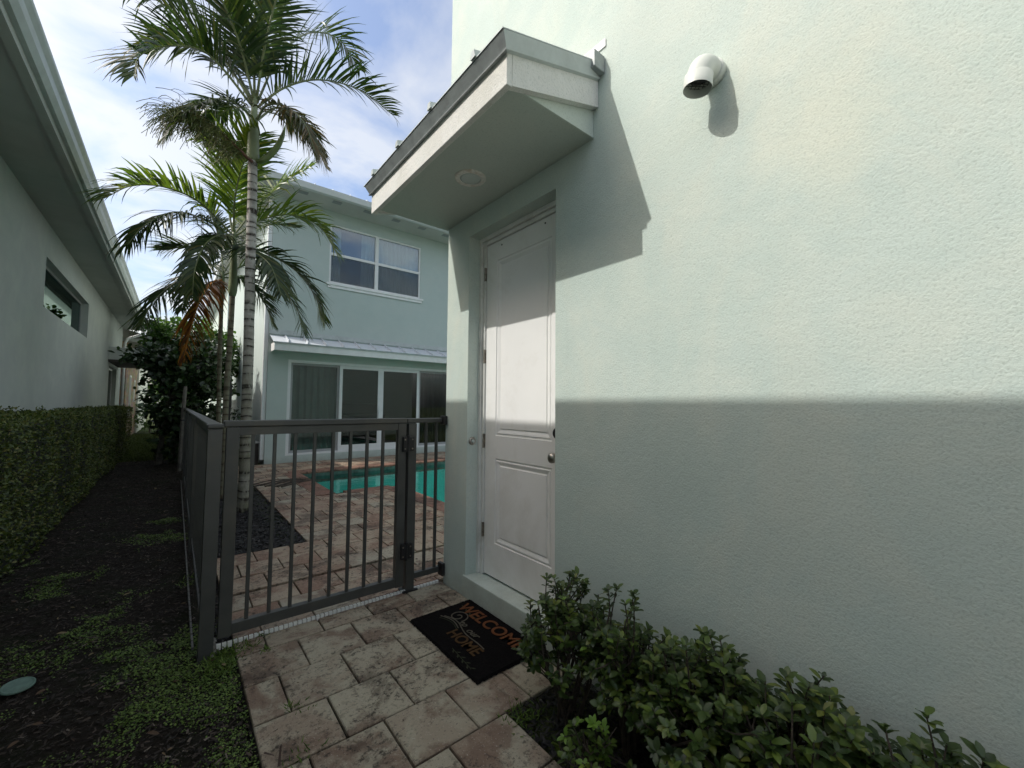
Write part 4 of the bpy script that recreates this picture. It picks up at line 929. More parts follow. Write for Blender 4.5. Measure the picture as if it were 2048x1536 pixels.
P2 = [
 [(0.55,8.70,3.57), (0.30,8.50,3.55), (-0.02,8.30,3.31), (-0.30,8.10,2.91), (-0.43,8.00,2.50)],
 [(0.55,8.70,3.52), (0.40,8.40,3.38), (0.24,8.20,3.02), (0.15,8.10,2.59), (0.07,8.10,2.07)],
 [(0.55,8.70,3.65), (0.30,8.90,3.96), (0.02,9.10,4.08), (-0.24,9.20,4.00)],
 [(0.56,8.70,3.66), (0.51,8.90,4.19), (0.39,9.00,4.65), (0.20,9.10,4.99)],
 [(0.57,8.70,3.61), (0.94,8.60,3.85), (1.31,8.40,3.60), (1.62,8.30,3.18), (1.76,8.20,2.68)],
 [(0.57,8.70,3.57), (0.90,8.90,3.64), (1.20,9.00,3.34), (1.41,9.00,2.89)],
 [(0.57,8.70,3.66), (0.89,9.00,4.41), (1.31,9.20,4.89), (1.77,9.30,5.00)],
 [(0.55,8.70,3.57), (0.41,8.20,3.62), (0.21,7.90,3.46), (0.07,7.70,3.12), (0.01,7.60,2.72)]]
def palms():
    t = thing('palm_tree', (.735, 6.38, 0), 'tallest palm with thick pale ringed trunk and green horn-shaped spathe', 'palm tree')
    ringed_trunk([(.735, 6.38, -.05), (.724, 6.38, 1.1), (.718, 6.38, 2.08), (.700, 6.38, 3.08), (.690, 6.38, 4.09), (.676, 6.38, 4.66)], .064, .055, t, M['trunk'])
    MB().tube(smooth_path([(.676, 6.38, 4.62), (.676, 6.38, 4.75), (.674, 6.38, 5.0), (.672, 6.38, 5.25), (.675, 6.38, 5.55)], 16), [.058, .070, .075, .074, .072, .070, .068, .065, .062, .058, .053, .047, .04, .035, .03, .025], 14).build('crownshaft', M['crownshaft'], t, smooth=True)
    spec = [(.62, .55, .5), (.66, .5, .4), (.6, .4, .6), (.72, .3, .3), (.68, .4, .5), (.66, .4, .6), (.60, .75, .3), (.48, .1, 1.0), (.50, .1, 1.2), (.50, -.1, 1.2), (.55, .3, .8), (.66, .4, .5), (.68, .4, .5), (.62, .4, .6), (.56, .4, .6)]
    for i, (p, (L, lf, dr)) in enumerate(zip(P1, spec)):
        m = M['palmold'] if i in (7, 9) else M['palmleaf']
        frond(p, t, m, M['rachis'], Lmax=L, lift=lf, droop=dr, seed=i+1, width=.034, r0=.015, n=38)
    # green horn-shaped spathe
    MB().tube(smooth_path([(.705, 6.35, 4.61), (.80, 6.31, 4.66), (.92, 6.26, 4.83), (.99, 6.22, 5.02), (1.02, 6.2, 5.19)], 20), [.018, .025, .03, .034, .037, .039, .04, .04, .039, .038, .037, .036, .034, .031, .028, .024, .019, .014, .009, .003], 10).build('spathe', M['spathe'], t, smooth=True)
    st = [(.66, 6.3, 4.57), (.50, 6.15, 4.60), (.30, 6.0, 4.66), (.10, 5.88, 4.66), (-.08, 5.8, 4.55)]
    MB().tube(smooth_path(st[:3], 10), [.022, .022, .021, .02, .018, .016, .014, .012, .01, .009], 8).build('flower_stalk', M['redstalk'], t, smooth=True)
    rd = random.Random(5); mb = MB(); S_ = smooth_path(st, 40)
    for k in range(230):
        p = S_[rd.randint(5, 39)].copy(); a = rd.uniform(0, 2*math.pi); d = Vector((-.8+rd.uniform(-.5, .5), -.3+rd.uniform(-.7, .7), rd.uniform(-.4, .7))).normalized(); pts = [p]; L = rd.uniform(.22, .52)
        for s in range(7):
            p = p + d*(L/7); d = (d + Vector((rd.uniform(-.22, .22), rd.uniform(-.22, .22), -.30+rd.uniform(-.2, .2)))).normalized(); pts.append(p)
        mb.tube(pts, .0034, 3, cap=False)
        for q in range(3):
            i0 = rd.randint(1, 5); pp = pts[i0].copy(); dd = (Vector((rd.uniform(-1, 1), rd.uniform(-1, 1), rd.uniform(-.8, .5)))).normalized(); sub = [pp]
            for s in range(4): pp = pp+dd*.04; dd = (dd+Vector((rd.uniform(-.3, .3), rd.uniform(-.3, .3), -.35))).normalized(); sub.append(pp)
            mb.tube(sub, .0026, 3, cap=False)
    mb.build('flower_strings', M['infl'], t, kind='stuff')
    t = thing('palm_tree', (.61, 7.4, 0), 'middle palm with brownish trunk just left of the tallest palm', 'palm tree')
    ringed_trunk([(.570, 7.4, -.05), (.581, 7.4, .47), (.577, 7.4, 1.42), (.593, 7.4, 2.17), (.600, 7.4, 3.0)], .040, .036, t, M['trunk2'], 70)
    MB().tube(smooth_path([(.600, 7.4, 2.98), (.600, 7.4, 3.2), (.595, 7.4, 3.6), (.585, 7.4, 4.0)], 12), [.040, .055, .060, .058, .055, .052, .048, .044, .04, .034, .028, .022], 12).build('crownshaft', M['crownshaft'], t, smooth=True)
    spec = [(.62, .45, .5), (.60, -.1, 1.2), (.68, .3, .4), (.68, .3, .5), (.66, .35, .4), (.62, .35, .7), (.38, .0, 1.4), (.66, .2, .7), (.55, .0, 1.0)]
    for i, (p, (L, lf, dr)) in enumerate(zip(P3, spec)):
        frond(p, t, M['palmbright'] if i in (0, 2, 3, 4, 5) else M['palmleaf'], M['rachis'], Lmax=L, lift=lf, droop=dr, seed=i+31, width=.035, r0=.013, n=40)
    t = thing('palm_tree', (.60, 8.7, 0), 'thinnest palm with slender trunk and one orange dead frond, leftmost of the three palms', 'palm tree')
    ringed_trunk([(.62, 8.7, -.05), (.60, 8.7, .57), (.584, 8.7, 1.09), (.561, 8.7, 2.29), (.551, 8.7, 3.17)], .036, .032, t, M['trunk2'], 60)
    MB().tube(smooth_path([(.551, 8.7, 3.15), (.551, 8.7, 3.4), (.553, 8.7, 3.75)], 8), [.034, .044, .046, .043, .038, .032, .026, .02], 12).build('crownshaft', M['crownshaft'], t, smooth=True)
    spec = [(.66, -.1, .7), (.55, -.3, .9), (.60, .3, .3), (.62, .3, .4), (.68, .1, .5), (.55, .1, .6), (.62, .3, .4), (.42, .0, 1.0)]
    for i, (p, (L, lf, dr)) in enumerate(zip(P2, spec)):
        dead = i == 1
        o = frond(p, t, M['palmdead'] if dead else M['palmleaf'], M['rachisdead'] if dead else M['rachis'], Lmax=L, lift=lf, droop=dr, seed=i+61, width=.033, r0=.012 if not dead else .018, n=40)
        if dead: o['label'] = 'orange and brown dead frond hanging down'
palms()

# ================================================================ LEAFY PLANTS
LEAF_ME = {}
def leaf_mesh(mname, kind='ovate', tag_=''):
    key = (mname, kind)
    if key not in LEAF_ME:
        V, T = leaf_template(kind); me = bpy.data.meshes.new('leaf'); me.from_pydata([tuple(v) for v in V], [], [tuple(int(i) for i in f) for f in T]); me.update(); me.materials.append(M[mname])
        me.polygons.foreach_set('use_smooth', [True]*len(me.polygons)); LEAF_ME[key] = me
    return LEAF_ME[key]
CAM = Vector((0, 0, 1.38))
def leafy(parent, leaves, mass_mat, limit=290):
    """leaves: list of (pos, dir, up, length, width, material key). The ones that show largest become parts, the rest one mass"""
    o3 = org(parent); leaves.sort(key=lambda l: (Vector(l[0])-CAM).length/(l[3]+1e-6))
    for (p, d, u, L, w, mk) in leaves[:limit]:
        d = Vector(d).normalized(); s = d.cross(Vector(u)); s = s.normalized() if s.length > 1e-3 else d.orthogonal().normalized(); n = s.cross(d)
        m = Matrix(((s.x*w, d.x*L, n.x*L, p[0]-o3.x), (s.y*w, d.y*L, n.y*L, p[1]-o3.y), (s.z*w, d.z*L, n.z*L, p[2]-o3.z), (0, 0, 0, 1)))
        o = bpy.data.objects.new('leaf', leaf_mesh(mk)); col.objects.link(o); o.parent = parent; o.matrix_local = m
    rest = leaves[limit:]
    if rest:
        P = np.array([l[0] for l in rest], float); D = np.array([l[1] for l in rest], float); U = np.array([l[2] for l in rest], float)
        V, F = scatter_leaves(P, D, U, np.array([l[3] for l in rest]), np.array([l[4] for l in rest]), 'ovate', o3)
        o = link_mesh('foliage', fast_mesh('foliage', V, F, 3), M[mass_mat], parent, True); o['kind'] = 'stuff'
def whorl(rd, p, d, L, mk, leaves, n=None):
    d = Vector(d).normalized(); a = d.orthogonal().normalized(); b = d.cross(a); n = n or rd.randint(5, 8); a0 = rd.uniform(0, 6.28)
    for k in range(n):
        th = a0 + k*2.4; sp = rd.uniform(.75, 1.6); dd = (d*(1.25-sp*.6) + (math.cos(th)*a+math.sin(th)*b)*sp).normalized()
        l = L*rd.uniform(.65, 1.15); leaves.append((tuple(Vector(p)-d*rd.uniform(0, .022)), tuple(dd), tuple((d + Vector((0, 0, .6))).normalized()), l, l*rd.uniform(.56, .74), mk))
def shrub(x, y, rx, ry, ht, ntips, label, seed, L=.046, newp=.16, low=.25, zb=-.03):
    rd = random.Random(seed); t = thing('shrub', (x, y, zb), label, 'shrub', 'shrubs planted along the mint wall')
    mb = MB(); leaves = []; stems = []
    nst = max(5, ntips//9)
    for s in range(nst):
        a = rd.uniform(0, 6.28); tip = Vector((x+math.cos(a)*rx*rd.uniform(.2, .8), y+math.sin(a)*ry*rd.uniform(.2, .85), ht*rd.uniform(.45, .78)))
        tip.x = min(tip.x, W-.04); b0 = Vector((x+rd.uniform(-.05, .05), y+rd.uniform(-.06, .06), zb)); mid = b0.lerp(tip, .5)+Vector((rd.uniform(-.05, .05), rd.uniform(-.05, .05), rd.uniform(-.02, .05)))
        pts = smooth_path([b0, mid, tip], 9); mb.tube(pts, [.008-.0006*i for i in range(9)], 5, cap=False); stems.append(pts)
    for k in range(ntips):
        u = rd.uniform(0, 2*math.pi); r = math.sqrt(rd.uniform(0, 1)); top = math.sqrt(max(0, 1-r*r*.85))
        hz = ht*(low + (1-low)*top*rd.uniform(.35, 1) )*rd.uniform(.86, 1.03)
        tip = Vector((x+math.cos(u)*rx*r, y+math.sin(u)*ry*r, hz)); tip.x = min(tip.x, W-.035)
        pts = min(stems, key=lambda q: (q[6]-tip).length); b0 = pts[rd.randint(3, 7)]
        mid = b0.lerp(tip, .55)+Vector((rd.uniform(-.03, .03), rd.uniform(-.03, .03), rd.uniform(-.03, .01))); br = smooth_path([b0, mid, tip], 6)
        mb.tube(br, [.0042, .0038, .0034, .003, .0025, .002], 4, cap=False)
        d = (br[-1]-br[-2]).normalized()+Vector((rd.uniform(-.2, .2)-.15, rd.uniform(-.2, .2)-.1, .75)); d.normalize()
        topness = hz/ht; mk = 'newleaf' if rd.random() < newp*(2.2 if topness > .8 else .5) else 'shrubleaf'
        if rd.random() < .012: mk = 'orangeleaf'
        l = L*(1 if mk != 'newleaf' else .85); whorl(rd, br[-1], d, l, mk, leaves)
        whorl(rd, br[-1]-d*.035, d, l*.95, 'shrubleaf', leaves, rd.randint(3, 5))
        if rd.random() < .75: whorl(rd, br[3], d, L, 'shrubleaf', leaves, rd.randint(2, 4))
    # bare twigs
    for k in range(10):
        p = stems[rd.randrange(len(stems))][rd.randint(2, 7)]; d = Vector((rd.uniform(-1, 1), rd.uniform(-1, 1), rd.uniform(-.1, .9))).normalized(); mb.tube([p, p+d*.05, p+d*.09+Vector((0, 0, .015))], [.003, .0022, .0014], 4, cap=False)
    mb.build('branches', M['twig'], t); leafy(t, leaves, 'shrubleaf_i')
shrub(1.43, 1.34, .22, .22, .64, 125, 'sparse leafy shrub at the end of the door sill, farthest along the mint wall', 101, L=.040, newp=.30)
shrub(1.47, 1.04, .19, .22, .65, 105, 'open shrub with bare lower stems, second from the door along the mint wall', 102, L=.040, newp=.26)
shrub(1.43, .72, .23, .23, .63, 190, 'dense dark green shrub in the middle of the row against the mint wall', 103, L=.042, newp=.18)
shrub(1.42, .40, .25, .24, .63, 230, 'broad-leaved green shrub near the bottom edge, third nearest along the mint wall', 104, L=.044, newp=.20)
shrub(1.44, .12, .23, .22, .63, 230, 'light green shrub in the bottom right corner, second nearest along the mint wall', 105, L=.045, newp=.30)
shrub(1.44, -.16, .22, .24, .64, 190, 'shrub cut off by the bottom right corner, nearest along the mint wall', 108, L=.046, newp=.26)
shrub(1.22, 1.02, .10, .16, .24, 20, 'low leafy sprout in the mulch beside the paver corner', 106, L=.038, newp=.5)
shrub(1.22, .58, .15, .22, .38, 70, 'low dark clump of shrub leaves in front of the wall shrubs', 107, L=.042, newp=.14)

def hedge():
    t = thing('hedge', (-1.24, 9, 0), 'clipped dark green hedge along the foot of the grey house', 'hedge')
    o3 = org(t); y0, y1 = 1.5, 15.4; xf = -.93; xb = -1.50
    def H(y): return 1.225 + .02*np.sin(y*1.3) - .016*(y-4)*0
    n1 = 62000; u = rng.random(n1)**1.7; y = y0+(y1-y0)*u; k = rng.random(n1)
    front = k < .62; top = (k >= .62) & (k < .97); end = k >= .97
    P = np.zeros((n1, 3)); P[:, 1] = y; dep = rng.exponential(.022, n1)
    wob = .05*(vnoise(y*2.2, rng.random(n1)*.0+1.0, 2)-.5)
    z = rng.random(n1)*(H(y)) ; P[front, 0] = (xf+.11*(vnoise(y*2.2, z*2.5, 5)-.5)-dep)[front] - .05*(1-z[front]/1.2)**2; P[front, 2] = z[front]
    P[top, 0] = (xb+(xf-xb)*rng.random(n1))[top]; P[top, 2] = (H(y)+.085*(vnoise(P[:, 0]*4, y*4, 9)-.5)-dep)[top]
    P[end, 1] = y1+.03*rng.standard_normal(end.sum()); P[end, 0] = (xb+(xf-xb)*rng.random(n1))[end]; P[end, 2] = z[end]
    N = np.zeros((n1, 3)); N[front] = (1, 0, .15); N[top] = (0, 0, 1); N[end] = (0, 1, .1)
    D = rand_unit(n1)*.9 + N*.65 + np.array([0, 0, .25]); U = N + .5*rand_unit(n1)
    L = rng.uniform(.020, .036, n1)*(1+.25*(y-4)/11)
    V, F = scatter_leaves(P, D, U, L, L*.95, 'small', o3)
    o = link_mesh('foliage', fast_mesh('foliage', V, F, 3), M['hedgeleaf'], t); o['kind'] = 'stuff'
    n2 = 260; yy = y0+(y1-y0)*rng.random(n2)**1.6; xx = rng.uniform(xb, xf, n2); Pt = []; Dt = []
    for a, b in zip(xx, yy):
        hh = rng.uniform(.02, .085); k = int(5+hh*90); dd = rng.normal(0, .25, 2)
        for q in range(k):
            f_ = q/k*hh; Pt.append((a+dd[0]*f_, b+dd[1]*f_, 1.225+.02*np.sin(b*1.3)+f_)); Dt.append(rng.normal(0, 1, 3)+np.array([0, 0, .8]))
    Pt = np.array(Pt); Dt = np.array(Dt); L2 = rng.uniform(.018, .034, len(Pt)); V, F = scatter_leaves(Pt, Dt, rand_unit(len(Pt))+np.array([0, 0, 1.]), L2, L2*.9, 'small', o3)
    o = link_mesh('stray_shoots', fast_mesh('stray_shoots', V, F, 3), M['hedgeleaf'], t); o['kind'] = 'stuff'
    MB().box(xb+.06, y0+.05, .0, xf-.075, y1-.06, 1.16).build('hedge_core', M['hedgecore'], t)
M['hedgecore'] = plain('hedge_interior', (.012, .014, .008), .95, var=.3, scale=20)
hedge()

def tree(name, base, label, cat, blobs, nleaf, L, mat, trunks, seed, limit=0, group=None):
    rd = random.Random(seed); t = thing(name, base, label, cat, group); o3 = org(t)
    mb = MB()
    for (pts, r) in trunks: 
        P = smooth_path(pts, 10); mb.tube(P, [r*(1-.06*i) for i in range(10)], 8)
        for b in blobs[:8]:
            c = Vector(b[:3]); q = P[7]; mb.tube(smooth_path([q, q.lerp(c, .5)+Vector((rd.uniform(-.1, .1), 0, .1)), c], 6), [r*.5, r*.45, r*.4, r*.3, r*.2, r*.1], 5, cap=False)
    mb.build('trunk', M['wood'], t)
    P = []; Ns = []
    vol = np.array([b[3]*b[4]*b[5] for b in blobs])**.67; cnt = (nleaf*vol/vol.sum()).astype(int)
    for b, n in zip(blobs, cnt):
        # twig clumps on the shell and inside
        nc = max(4, n//9); d = rand_unit(nc); rr = rng.uniform(.55, 1.05, nc)[:, None]; cc = np.array(b[:3]) + d*rr*np.array(b[3:6])
        idx = rng.integers(0, nc, n); p = cc[idx] + rng.standard_normal((n, 3))*L*.55; P.append(p); Ns.append(d[idx])
    P = np.concatenate(P); Nn = np.concatenate(Ns); n = len(P); keep = P[:, 2] > .05; P = P[keep]; Nn = Nn[keep]; n = len(P)
    D = Nn*.7 + rand_unit(n)*.8 + np.array([0, 0, .1]); U = Nn*.5 + rand_unit(n)*.6 + np.array([0, 0, .8]); Ls = rng.uniform(.7, 1.2, n)*L
    if limit:
        order = np.argsort(np.linalg.norm(P-np.array([0, 0, 1.38]), axis=1)/Ls)
        sel = order[:limit]; rest = order[limit:]
        LEAF = mat+'_o'
        leaves = [(tuple(P[i]), tuple(D[i]), tuple(U[i]), Ls[i], Ls[i]*.9, LEAF) for i in sel]
        leafy(t, leaves, mat, limit); P, D, U, Ls = P[rest], D[rest], U[rest], Ls[rest]
    V, F = scatter_leaves(P, D, U, Ls, Ls*.9, 'ovate' if L > .08 else 'small', o3)
    o = link_mesh('crown', fast_mesh('crown', V, F, 3), M[mat], t); o['kind'] = 'stuff'
    return t
M['seaside_o'] = leaf_mat('broad_dark_leaf_single', [(0, (.012, .028, .010)), (.6, (.028, .058, .018)), (1, (.055, .10, .028))], .12, .35, False)
tree('shrub', (-.25, 12.4, 0), 'big dark shrub with broad leaves at the far end of the side fence', 'shrub',
     [(-.02, 12.4, 2.25, .62, .7, .6), (.40, 12.6, 2.45, .6, .8, .6), (-.10, 12.2, 1.5, .42, .6, .7), (.25, 12.3, 1.2, .62, .7, .8), (-.30, 12.6, 2.35, .38, .6, .36), (.62, 12.7, 2.0, .5, .6, .6), (.1, 12.5, .6, .5, .5, .55), (-.66, 12.4, 2.42, .30, .3, .10)],
     5200, .125, 'seaside', [([(-.25, 12.4, -.05), (-.2, 12.45, .8), (-.1, 12.4, 1.8)], .07), ([(-.05, 12.5, -.05), (.1, 12.5, .7), (.2, 12.5, 1.6)], .06)], 3, limit=250)
tree('leafy_tree', (.6, 16.5, 0), 'sunlit bright green tree rising behind the dark shrub and palm trunks', 'tree',
     [(.3, 16.5, 3.3, .9, 1, .8), (1.1, 16.8, 3.0, .55, 1, .8), (-.2, 16.8, 3.5, .6, .8, .5), (.7, 16.2, 2.4, .7, .8, .8), (-.5, 17, 3.0, .45, .6, .5)],
     6500, .12, 'brighttree', [([(.6, 16.5, -.05), (.55, 16.5, 1.2), (.5, 16.6, 2.6)], .09)], 4)
tree('shrub', (-.9, 26, 0), 'low rounded green shrub at the far end of the side yard', 'shrub',
     [(-.9, 26, .7, .8, .8, .7), (.2, 27, 1.0, 1.0, .9, .9)], 2600, .09, 'brighttree', [([(-.9, 26, -.05), (-.9, 26, .3), (-.9, 26, .6)], .04)], 5)
tree('shrub', (.9, 11.6, 0), 'low dark shrub beside the slim post behind the palms', 'shrub',
     [(.75, 11.8, .85, .45, .5, .42), (1.1, 11.6, .7, .35, .4, .4), (1.3, 12.6, .8, .3, .5, .45)], 1500, .06, 'seaside', [([(.9, 11.6, -.05), (.9, 11.6, .3), (.9, 11.6, .6)], .03)], 6)
for i, (x, y, r, hgt, lab) in enumerate([(-3.5, 40, 3.2, 5.0, 'distant round tree at the end of the side yard, left of the others'), (.8, 44, 3.5, 4.6, 'distant round tree in the middle beyond the side yard'), (5.5, 42, 3.0, 4.8, 'distant round tree beyond the rear house corner')]):
    tree('round_tree', (x, y, 0), lab, 'tree', [(x, y, hgt*.6, r, r, hgt*.42), (x+1.2, y+.5, hgt*.45, r*.7, r*.7, hgt*.4)], 2600, .30, 'brighttree', [([(x, y, -.05), (x, y, 1), (x, y, 2)], .15)], 7+i)

# next house in the row, seen between the palm trunks
def next_house():
    h = thing('white_house', (4, 28, 0), 'pale sunlit house glimpsed between the palm trunks beyond the rear house', 'house')
    mb = MB(); wall_face(mb, 'x', 1.75, 23.5, 40, -.05, 7.2, [(25, 26.2, .9, 2.3)], .1); wall_face(mb, 'y', 23.5, 1.75, 9, -.05, 7.2, [(3, 4.5, 4.3, 5.8)], .1)
    mb.quad((9, 23.5, -.05), (9, 40, -.05), (9, 40, 7.2), (9, 23.5, 7.2)); mb.quad((1.75, 40, -.05), (9, 40, -.05), (9, 40, 7.2), (1.75, 40, 7.2)); mb.build('wall', M['mint'], h)
    MB().box(1.83, 25, .9, 1.84, 26.2, 2.3).box(3, 23.58, 4.3, 4.5, 23.59, 5.8).build('window', M['darkvoid'], h)
    MB().add([(1.2, 23, 7.2), (9.5, 23, 7.2), (9.5, 40.5, 7.2), (1.2, 40.5, 7.2), (5.3, 27, 8.6), (5.3, 36, 8.6)], [(0,1,4), (1,2,5,4), (2,3,5), (3,0,4,5), (0,3,2,1)]).build('roof', M['roofmetal'], h)
next_house()

# posts
p = thing('slim_post', (.742, 9.0, 0), 'dark brown square post standing between the palm trunks', 'post')
MB().box(.70, 8.96, -.05, .775, 9.035, 1.55).build('shaft', M['darkwood'], p); MB().box(.692, 8.952, 1.30, .783, 9.043, 1.70).build('sleeve', M['darkwood'], p, bevel=.006); MB().box(.708, 8.968, 1.70, .767, 9.027, 1.80).build('cap', M['darkwood'], p, bevel=.008)
p = thing('garden_stake', (.11, 11.0, 0), 'weathered wooden stake leaning at the far end of the side fence', 'stake')
MB().tube([(.110, 11.0, -.1), (.125, 11.0, .9), (.145, 11.0, 1.72)], [.036, .036, .034], 10).build('pole', M['wood'], p); MB().tube([(.127, 11.0, 1.0), (.127, 11.0, 1.03)], .040, 10).build('tie_band', M['black'], p)
b = thing('utility_box', (1.44, 11.05, 0), 'small dark equipment box at the foot of the rear house corner', 'box')
MB().box(1.30, 10.98, -.03, 1.51, 11.5, .46).build('casing', M['darkwood'], b, bevel=.01); MB().box(1.29, 10.97, .462, 1.52, 11.51, .49).build('lid', M['greymetal'], b, bevel=.004)
# irrigation valve cover
d = thing('valve_cover', (-.545, 3.14, -.01), 'pale green oval plastic cover lying in the weeds at the left edge', 'cover')
mb = MB().lathe((-.545, 3.14, -.012), (.06, -.12, 1), [(0, .060), (.005, .060), (.008, .055), (.005, .048), (.005, .001)], 32); mb.build('disk', M['disk'], d, smooth=False)
# garden tap by the stone wall
tp = thing('garden_tap', (-1.30, 16.0, 0), 'dark standpipe with a bent top near the hedge end', 'tap')
MB().tube(smooth_path([(-1.15, 16.0, -.05), (-1.15, 16.0, .5), (-1.16, 16.0, .66), (-1.22, 16.0, .68), (-1.26, 16.0, .62)], 14), .022, 8).build('pipe', M['black'], tp, smooth=True)

# ================================================================ GROUND COVER, MULCH, LITTER
def stuff(name, label, cat, P, D, U, L, Wd, kind, mat):
    V, F = scatter_leaves(P, D, U, L, Wd, kind); o = link_mesh(name, fast_mesh(name, V, F, 3), M[mat]); return tag(o, label, cat, None, 'stuff')
def soilz(x, y): return -.030 + .020*(vnoise(x*3, y*3)-.5) + .016*(vnoise(x*11, y*11, 3)-.5)
def ground_cover():
    # wood chips over the side yard
    n = 46000; y = 1.0+13*rng.random(n)**1.9; x = rng.uniform(-1.3, .30, n); m = ~((x > .145) & (x < .215) & (y < 2.93) & (y > 2.84)); x, y = x[m], y[m]; n = len(x)
    P = np.stack([x, y, soilz(x, y)+.006+rng.random(n)*.012], 1); D = rand_unit(n, -.25, .25); L = rng.uniform(.005, .026, n)*(1+.05*y)
    stuff('mulch', 'dark wood chip mulch covering the side yard', 'mulch', P, D, np.array([0, 0, 1.])+.5*rand_unit(n), L, L*rng.uniform(.12, .4, n), 'chip', 'chip')
    n = 260; x = rng.uniform(-1.0, .28, n); y = 1.3+8*rng.random(n)**1.6; L = rng.uniform(.02, .055, n)
    stuff('dry_leaves', 'dry curled leaves and twigs lying on the dark side yard mulch', 'leaves', np.stack([x, y, soilz(x, y)+.02], 1), rand_unit(n, -.1, .3), np.array([0, 0, 1.])+.6*rand_unit(n), L, L*rng.uniform(.1, .55, n), 'ovate', 'deadleaf')
    # black mulch bed inside the fence
    n = 15000; x = rng.uniform(.215, 1.065, n); y = 4.57+3.9*rng.random(n)**1.3; P = np.stack([x, y, -.03+.022*rng.random(n)+.012*vnoise(x*6, y*6)], 1); L = rng.uniform(.012, .05, n)
    a = rng.uniform(.215, .30, 1200); b = rng.uniform(2.95, 4.6, 1200); P = np.concatenate([P, np.stack([a, b, -.03+.02*rng.random(1200)], 1)]); L = np.concatenate([L, rng.uniform(.01, .03, 1200)]); n = len(P)
    stuff('black_mulch', 'black mulch bed round the palm trunks beside the pavers', 'mulch', P, rand_unit(n, -.3, .3), np.array([0, 0, 1.])+.5*rand_unit(n), L, L*.3, 'chip', 'blackchip')
    # mulch under the wall shrubs
    n = 7000; x = rng.uniform(1.215, 1.67, n); y = rng.uniform(-1, 1.50, n); m = ~((y > 1.38) & (x > 1.5) & (rng.random(n) < .5)); x, y = x[m], y[m]; n = len(x)
    P = np.stack([x, y, -.03+.02*rng.random(n)+.015*vnoise(x*7, y*7)], 1); L = rng.uniform(.01, .04, n)
    stuff('shrub_bed_mulch', 'black mulch under the shrubs by the mint wall', 'mulch', P, rand_unit(n, -.3, .3), np.array([0, 0, 1.])+.5*rand_unit(n), L, L*.3, 'chip', 'blackchip')
    # weeds: small round leaves in patches
    n = 170000; x = rng.uniform(-1.05, .302, n); y = 1.2+5.5*rng.random(n)**1.5
    dens = vnoise(x*3.1+4, y*3.1, 7)*.6+vnoise(x*9, y*9, 8)*.4
    thr = .52 + .10*np.clip((y-3.0)/2, 0, 1) - .16*np.exp(-((x-.20)/.16)**2)*(y < 3.0) - .10*np.exp(-((y-2.2)/.5)**2) + .16*np.exp(-((y-1.62)/.14)**2) + .12*(x < -.45)
    m = rng.random(n) < np.clip((dens-thr)*4.5+.42, 0, .97)**1.3; m &= ~((x > .14) & (x < .22) & (y > 2.83) & (y < 2.94)); x, y = x[m], y[m]; n = len(x)
    P = np.stack([x, y, soilz(x, y)+.006+.014*rng.random(n)*np.clip((dens[m]-thr[m])*6, .1, 1)], 1); L = rng.uniform(.005, .013, n)*(1+.12*(y-2)*(y > 2))
    stuff('weeds', 'low green clover-like weeds creeping over the dark soil beside the pavers', 'weeds', P, rand_unit(n, -.1, .6), np.array([0, 0, 1.])+.6*rand_unit(n), L, L*1.25, 'small', 'weed')
    # grass blades and tufts near the path edge, in joints
    pts = []
    for (cx, cy, s, k) in [(.27, 1.70, .04, 70), (.18, 1.45, .06, 80), (.36, 2.83, .03, 60), (.28, 2.80, .05, 160), (.22, 2.72, .06, 160), (.46, 2.72, .012, 26), (.46, 2.90, .012, 26), (.458, 2.15, .012, 20), (.50, 2.12, .02, 16), (.07, 1.8, .08, 60), (1.25, 1.44, .05, 160), (.45, 1.83, .03, 24), (.17, 4.1, .05, 60), (-.3, 2.0, .1, 60)]:
        a = rng.standard_normal((k, 2))*s; pts.append(np.stack([cx+a[:, 0], cy+a[:, 1], np.full(k, -.01)], 1))
    P = np.concatenate(pts); n = len(P); D = rand_unit(n, .25, .95); L = rng.uniform(.02, .05, n)
    stuff('grass_tufts', 'small grass and weed tufts along the paver edges and joints', 'grass', P, D, rand_unit(n), L, L*.22, 'small', 'weed')
    n = 16000; x = rng.uniform(-1.35, -.05, n); y = rng.uniform(13.2, 24, n); P = np.stack([x, y, np.full(n, -.03)], 1); L = rng.uniform(.04, .09, n)
    stuff('lawn', 'strip of yellow green lawn at the far end of the side yard', 'grass', P, rand_unit(n, .5, 1), rand_unit(n), L, L*.35, 'small', 'grass')
    # litter on the deck and path
    n = 420; x = rng.uniform(.35, 2.8, n); y = rng.uniform(3.0, 8.5, n); m = (dens_ := vnoise(x*2, y*2, 12)) > .45; m &= ~((x < 1.07) & (y > 4.5)) & ~((x > 1.95) & (y > 6.7)); x, y = x[m], y[m]; n = len(x)
    L = rng.uniform(.012, .045, n); stuff('fallen_leaves', 'small dry leaves and twigs scattered on the pool deck pavers', 'leaves', np.stack([x, y, np.full(n, .005)], 1), rand_unit(n, -.08, .15), np.array([0, 0, 1.])+.4*rand_unit(n), L, L*.35, 'small', 'deadleaf')
    n = 70; x = rng.uniform(.32, 1.6, n); y = rng.uniform(.6, 2.85, n); L = rng.uniform(.006, .018, n)
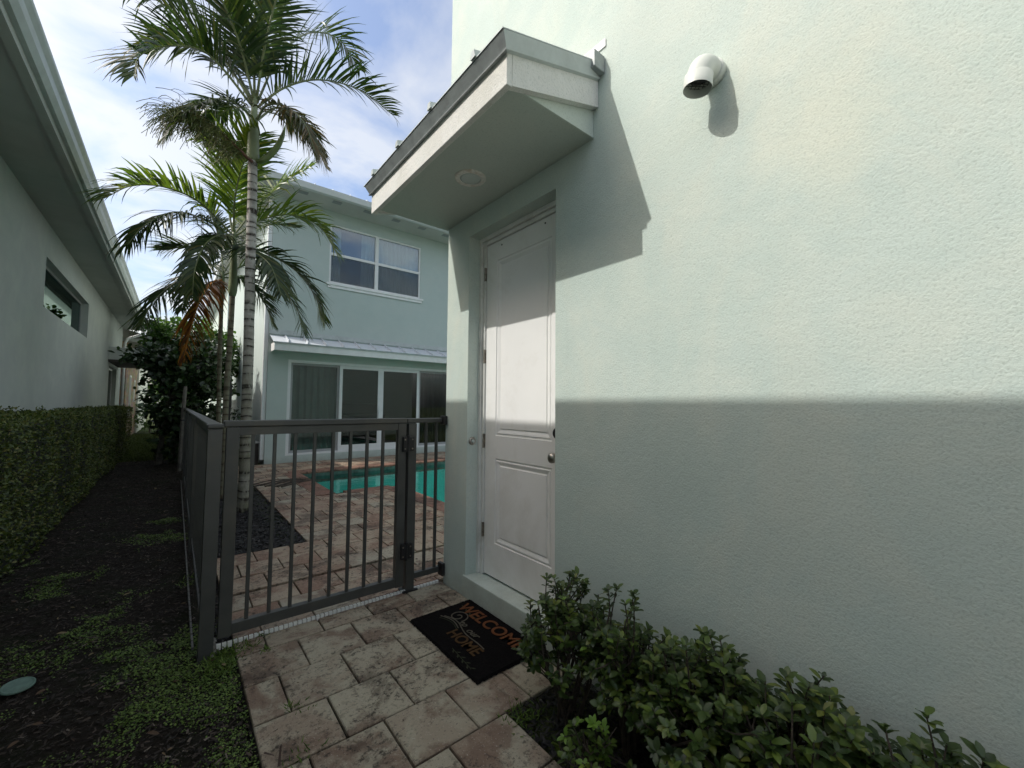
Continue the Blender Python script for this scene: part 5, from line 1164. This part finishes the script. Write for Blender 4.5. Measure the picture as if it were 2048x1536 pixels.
    stuff('path_litter', 'tiny dry bits of leaf scattered on the entry path pavers', 'leaves', np.stack([x, y, np.full(n, .004)], 1), rand_unit(n, -.08, .15), np.array([0, 0, 1.])+.4*rand_unit(n), L, L*.4, 'small', 'deadleaf')
    # long dry bark strips near the lower left of the path
    n = 900; x = rng.uniform(-.6, .36, n); y = 1.60+rng.standard_normal(n)*.09+.05*x; m = ~((x > .30) & (rng.random(n) < .6)); x, y = x[m], y[m]; n = len(x); L = rng.uniform(.02, .085, n)
    P = np.stack([x, y, np.maximum(soilz(x, y), np.where(x > .3, .002, -1))+.012+.012*rng.random(n)], 1); D = rand_unit(n, -.12, .2)
    stuff('bark_strips', 'dry bark and shredded stems heaped at the lower left edge of the path', 'bark', P, D, np.array([0, 0, 1.])+.5*rand_unit(n), L, L*.13, 'chip', 'bark')
    # palm debris by the pool
    mb = MB(); rd = random.Random(9)
    for k in range(9):
        a = Vector((1.0+.05*k, 8.15-.05*k+rd.uniform(-.1, .1), .012)); b_ = a+Vector((.75+rd.uniform(-.1, .2), .32+rd.uniform(-.12, .12), .0)); mb.tube(smooth_path([a, a.lerp(b_, .5)+Vector((0, rd.uniform(-.05, .05), .03)), b_], 6), [.012, .011, .009, .008, .006, .004], 5)
    tag(mb.build('fallen_frond', M['twig']), 'dry brown fallen palm frond lying on the deck near the pool corner', 'fallen frond')
    # pebbles by the fence post
    mb = MB(); 
    for k in range(26):
        c = Vector((.228+rd.uniform(-.022, .012), 2.90+rd.uniform(-.05, .14), -.012+rd.uniform(0, .01))); r = rd.uniform(.007, .016)
        mb.lathe(c-Vector((0, 0, r*.5)), (rd.uniform(-.3, .3), rd.uniform(-.3, .3), 1), [(0, r*.4), (r*.3, r*.95), (r*.7, r), (r*1.1, r*.6), (r*1.2, r*.1)], 7)
    tag(mb.build('pebbles', M['bed2'], smooth=True), 'few small grey pebbles between the fence post and the gate', 'pebbles', None, 'stuff')
M['bark'] = leaf_mat('dry_bark', [(0, (.02, .012, .010)), (.6, (.060, .036, .028)), (1, (.17, .12, .085))], 0, .8)
M['bed2'] = plain('grey_pebble', (.20, .19, .16), .8, var=.2, scale=30)
ground_cover()
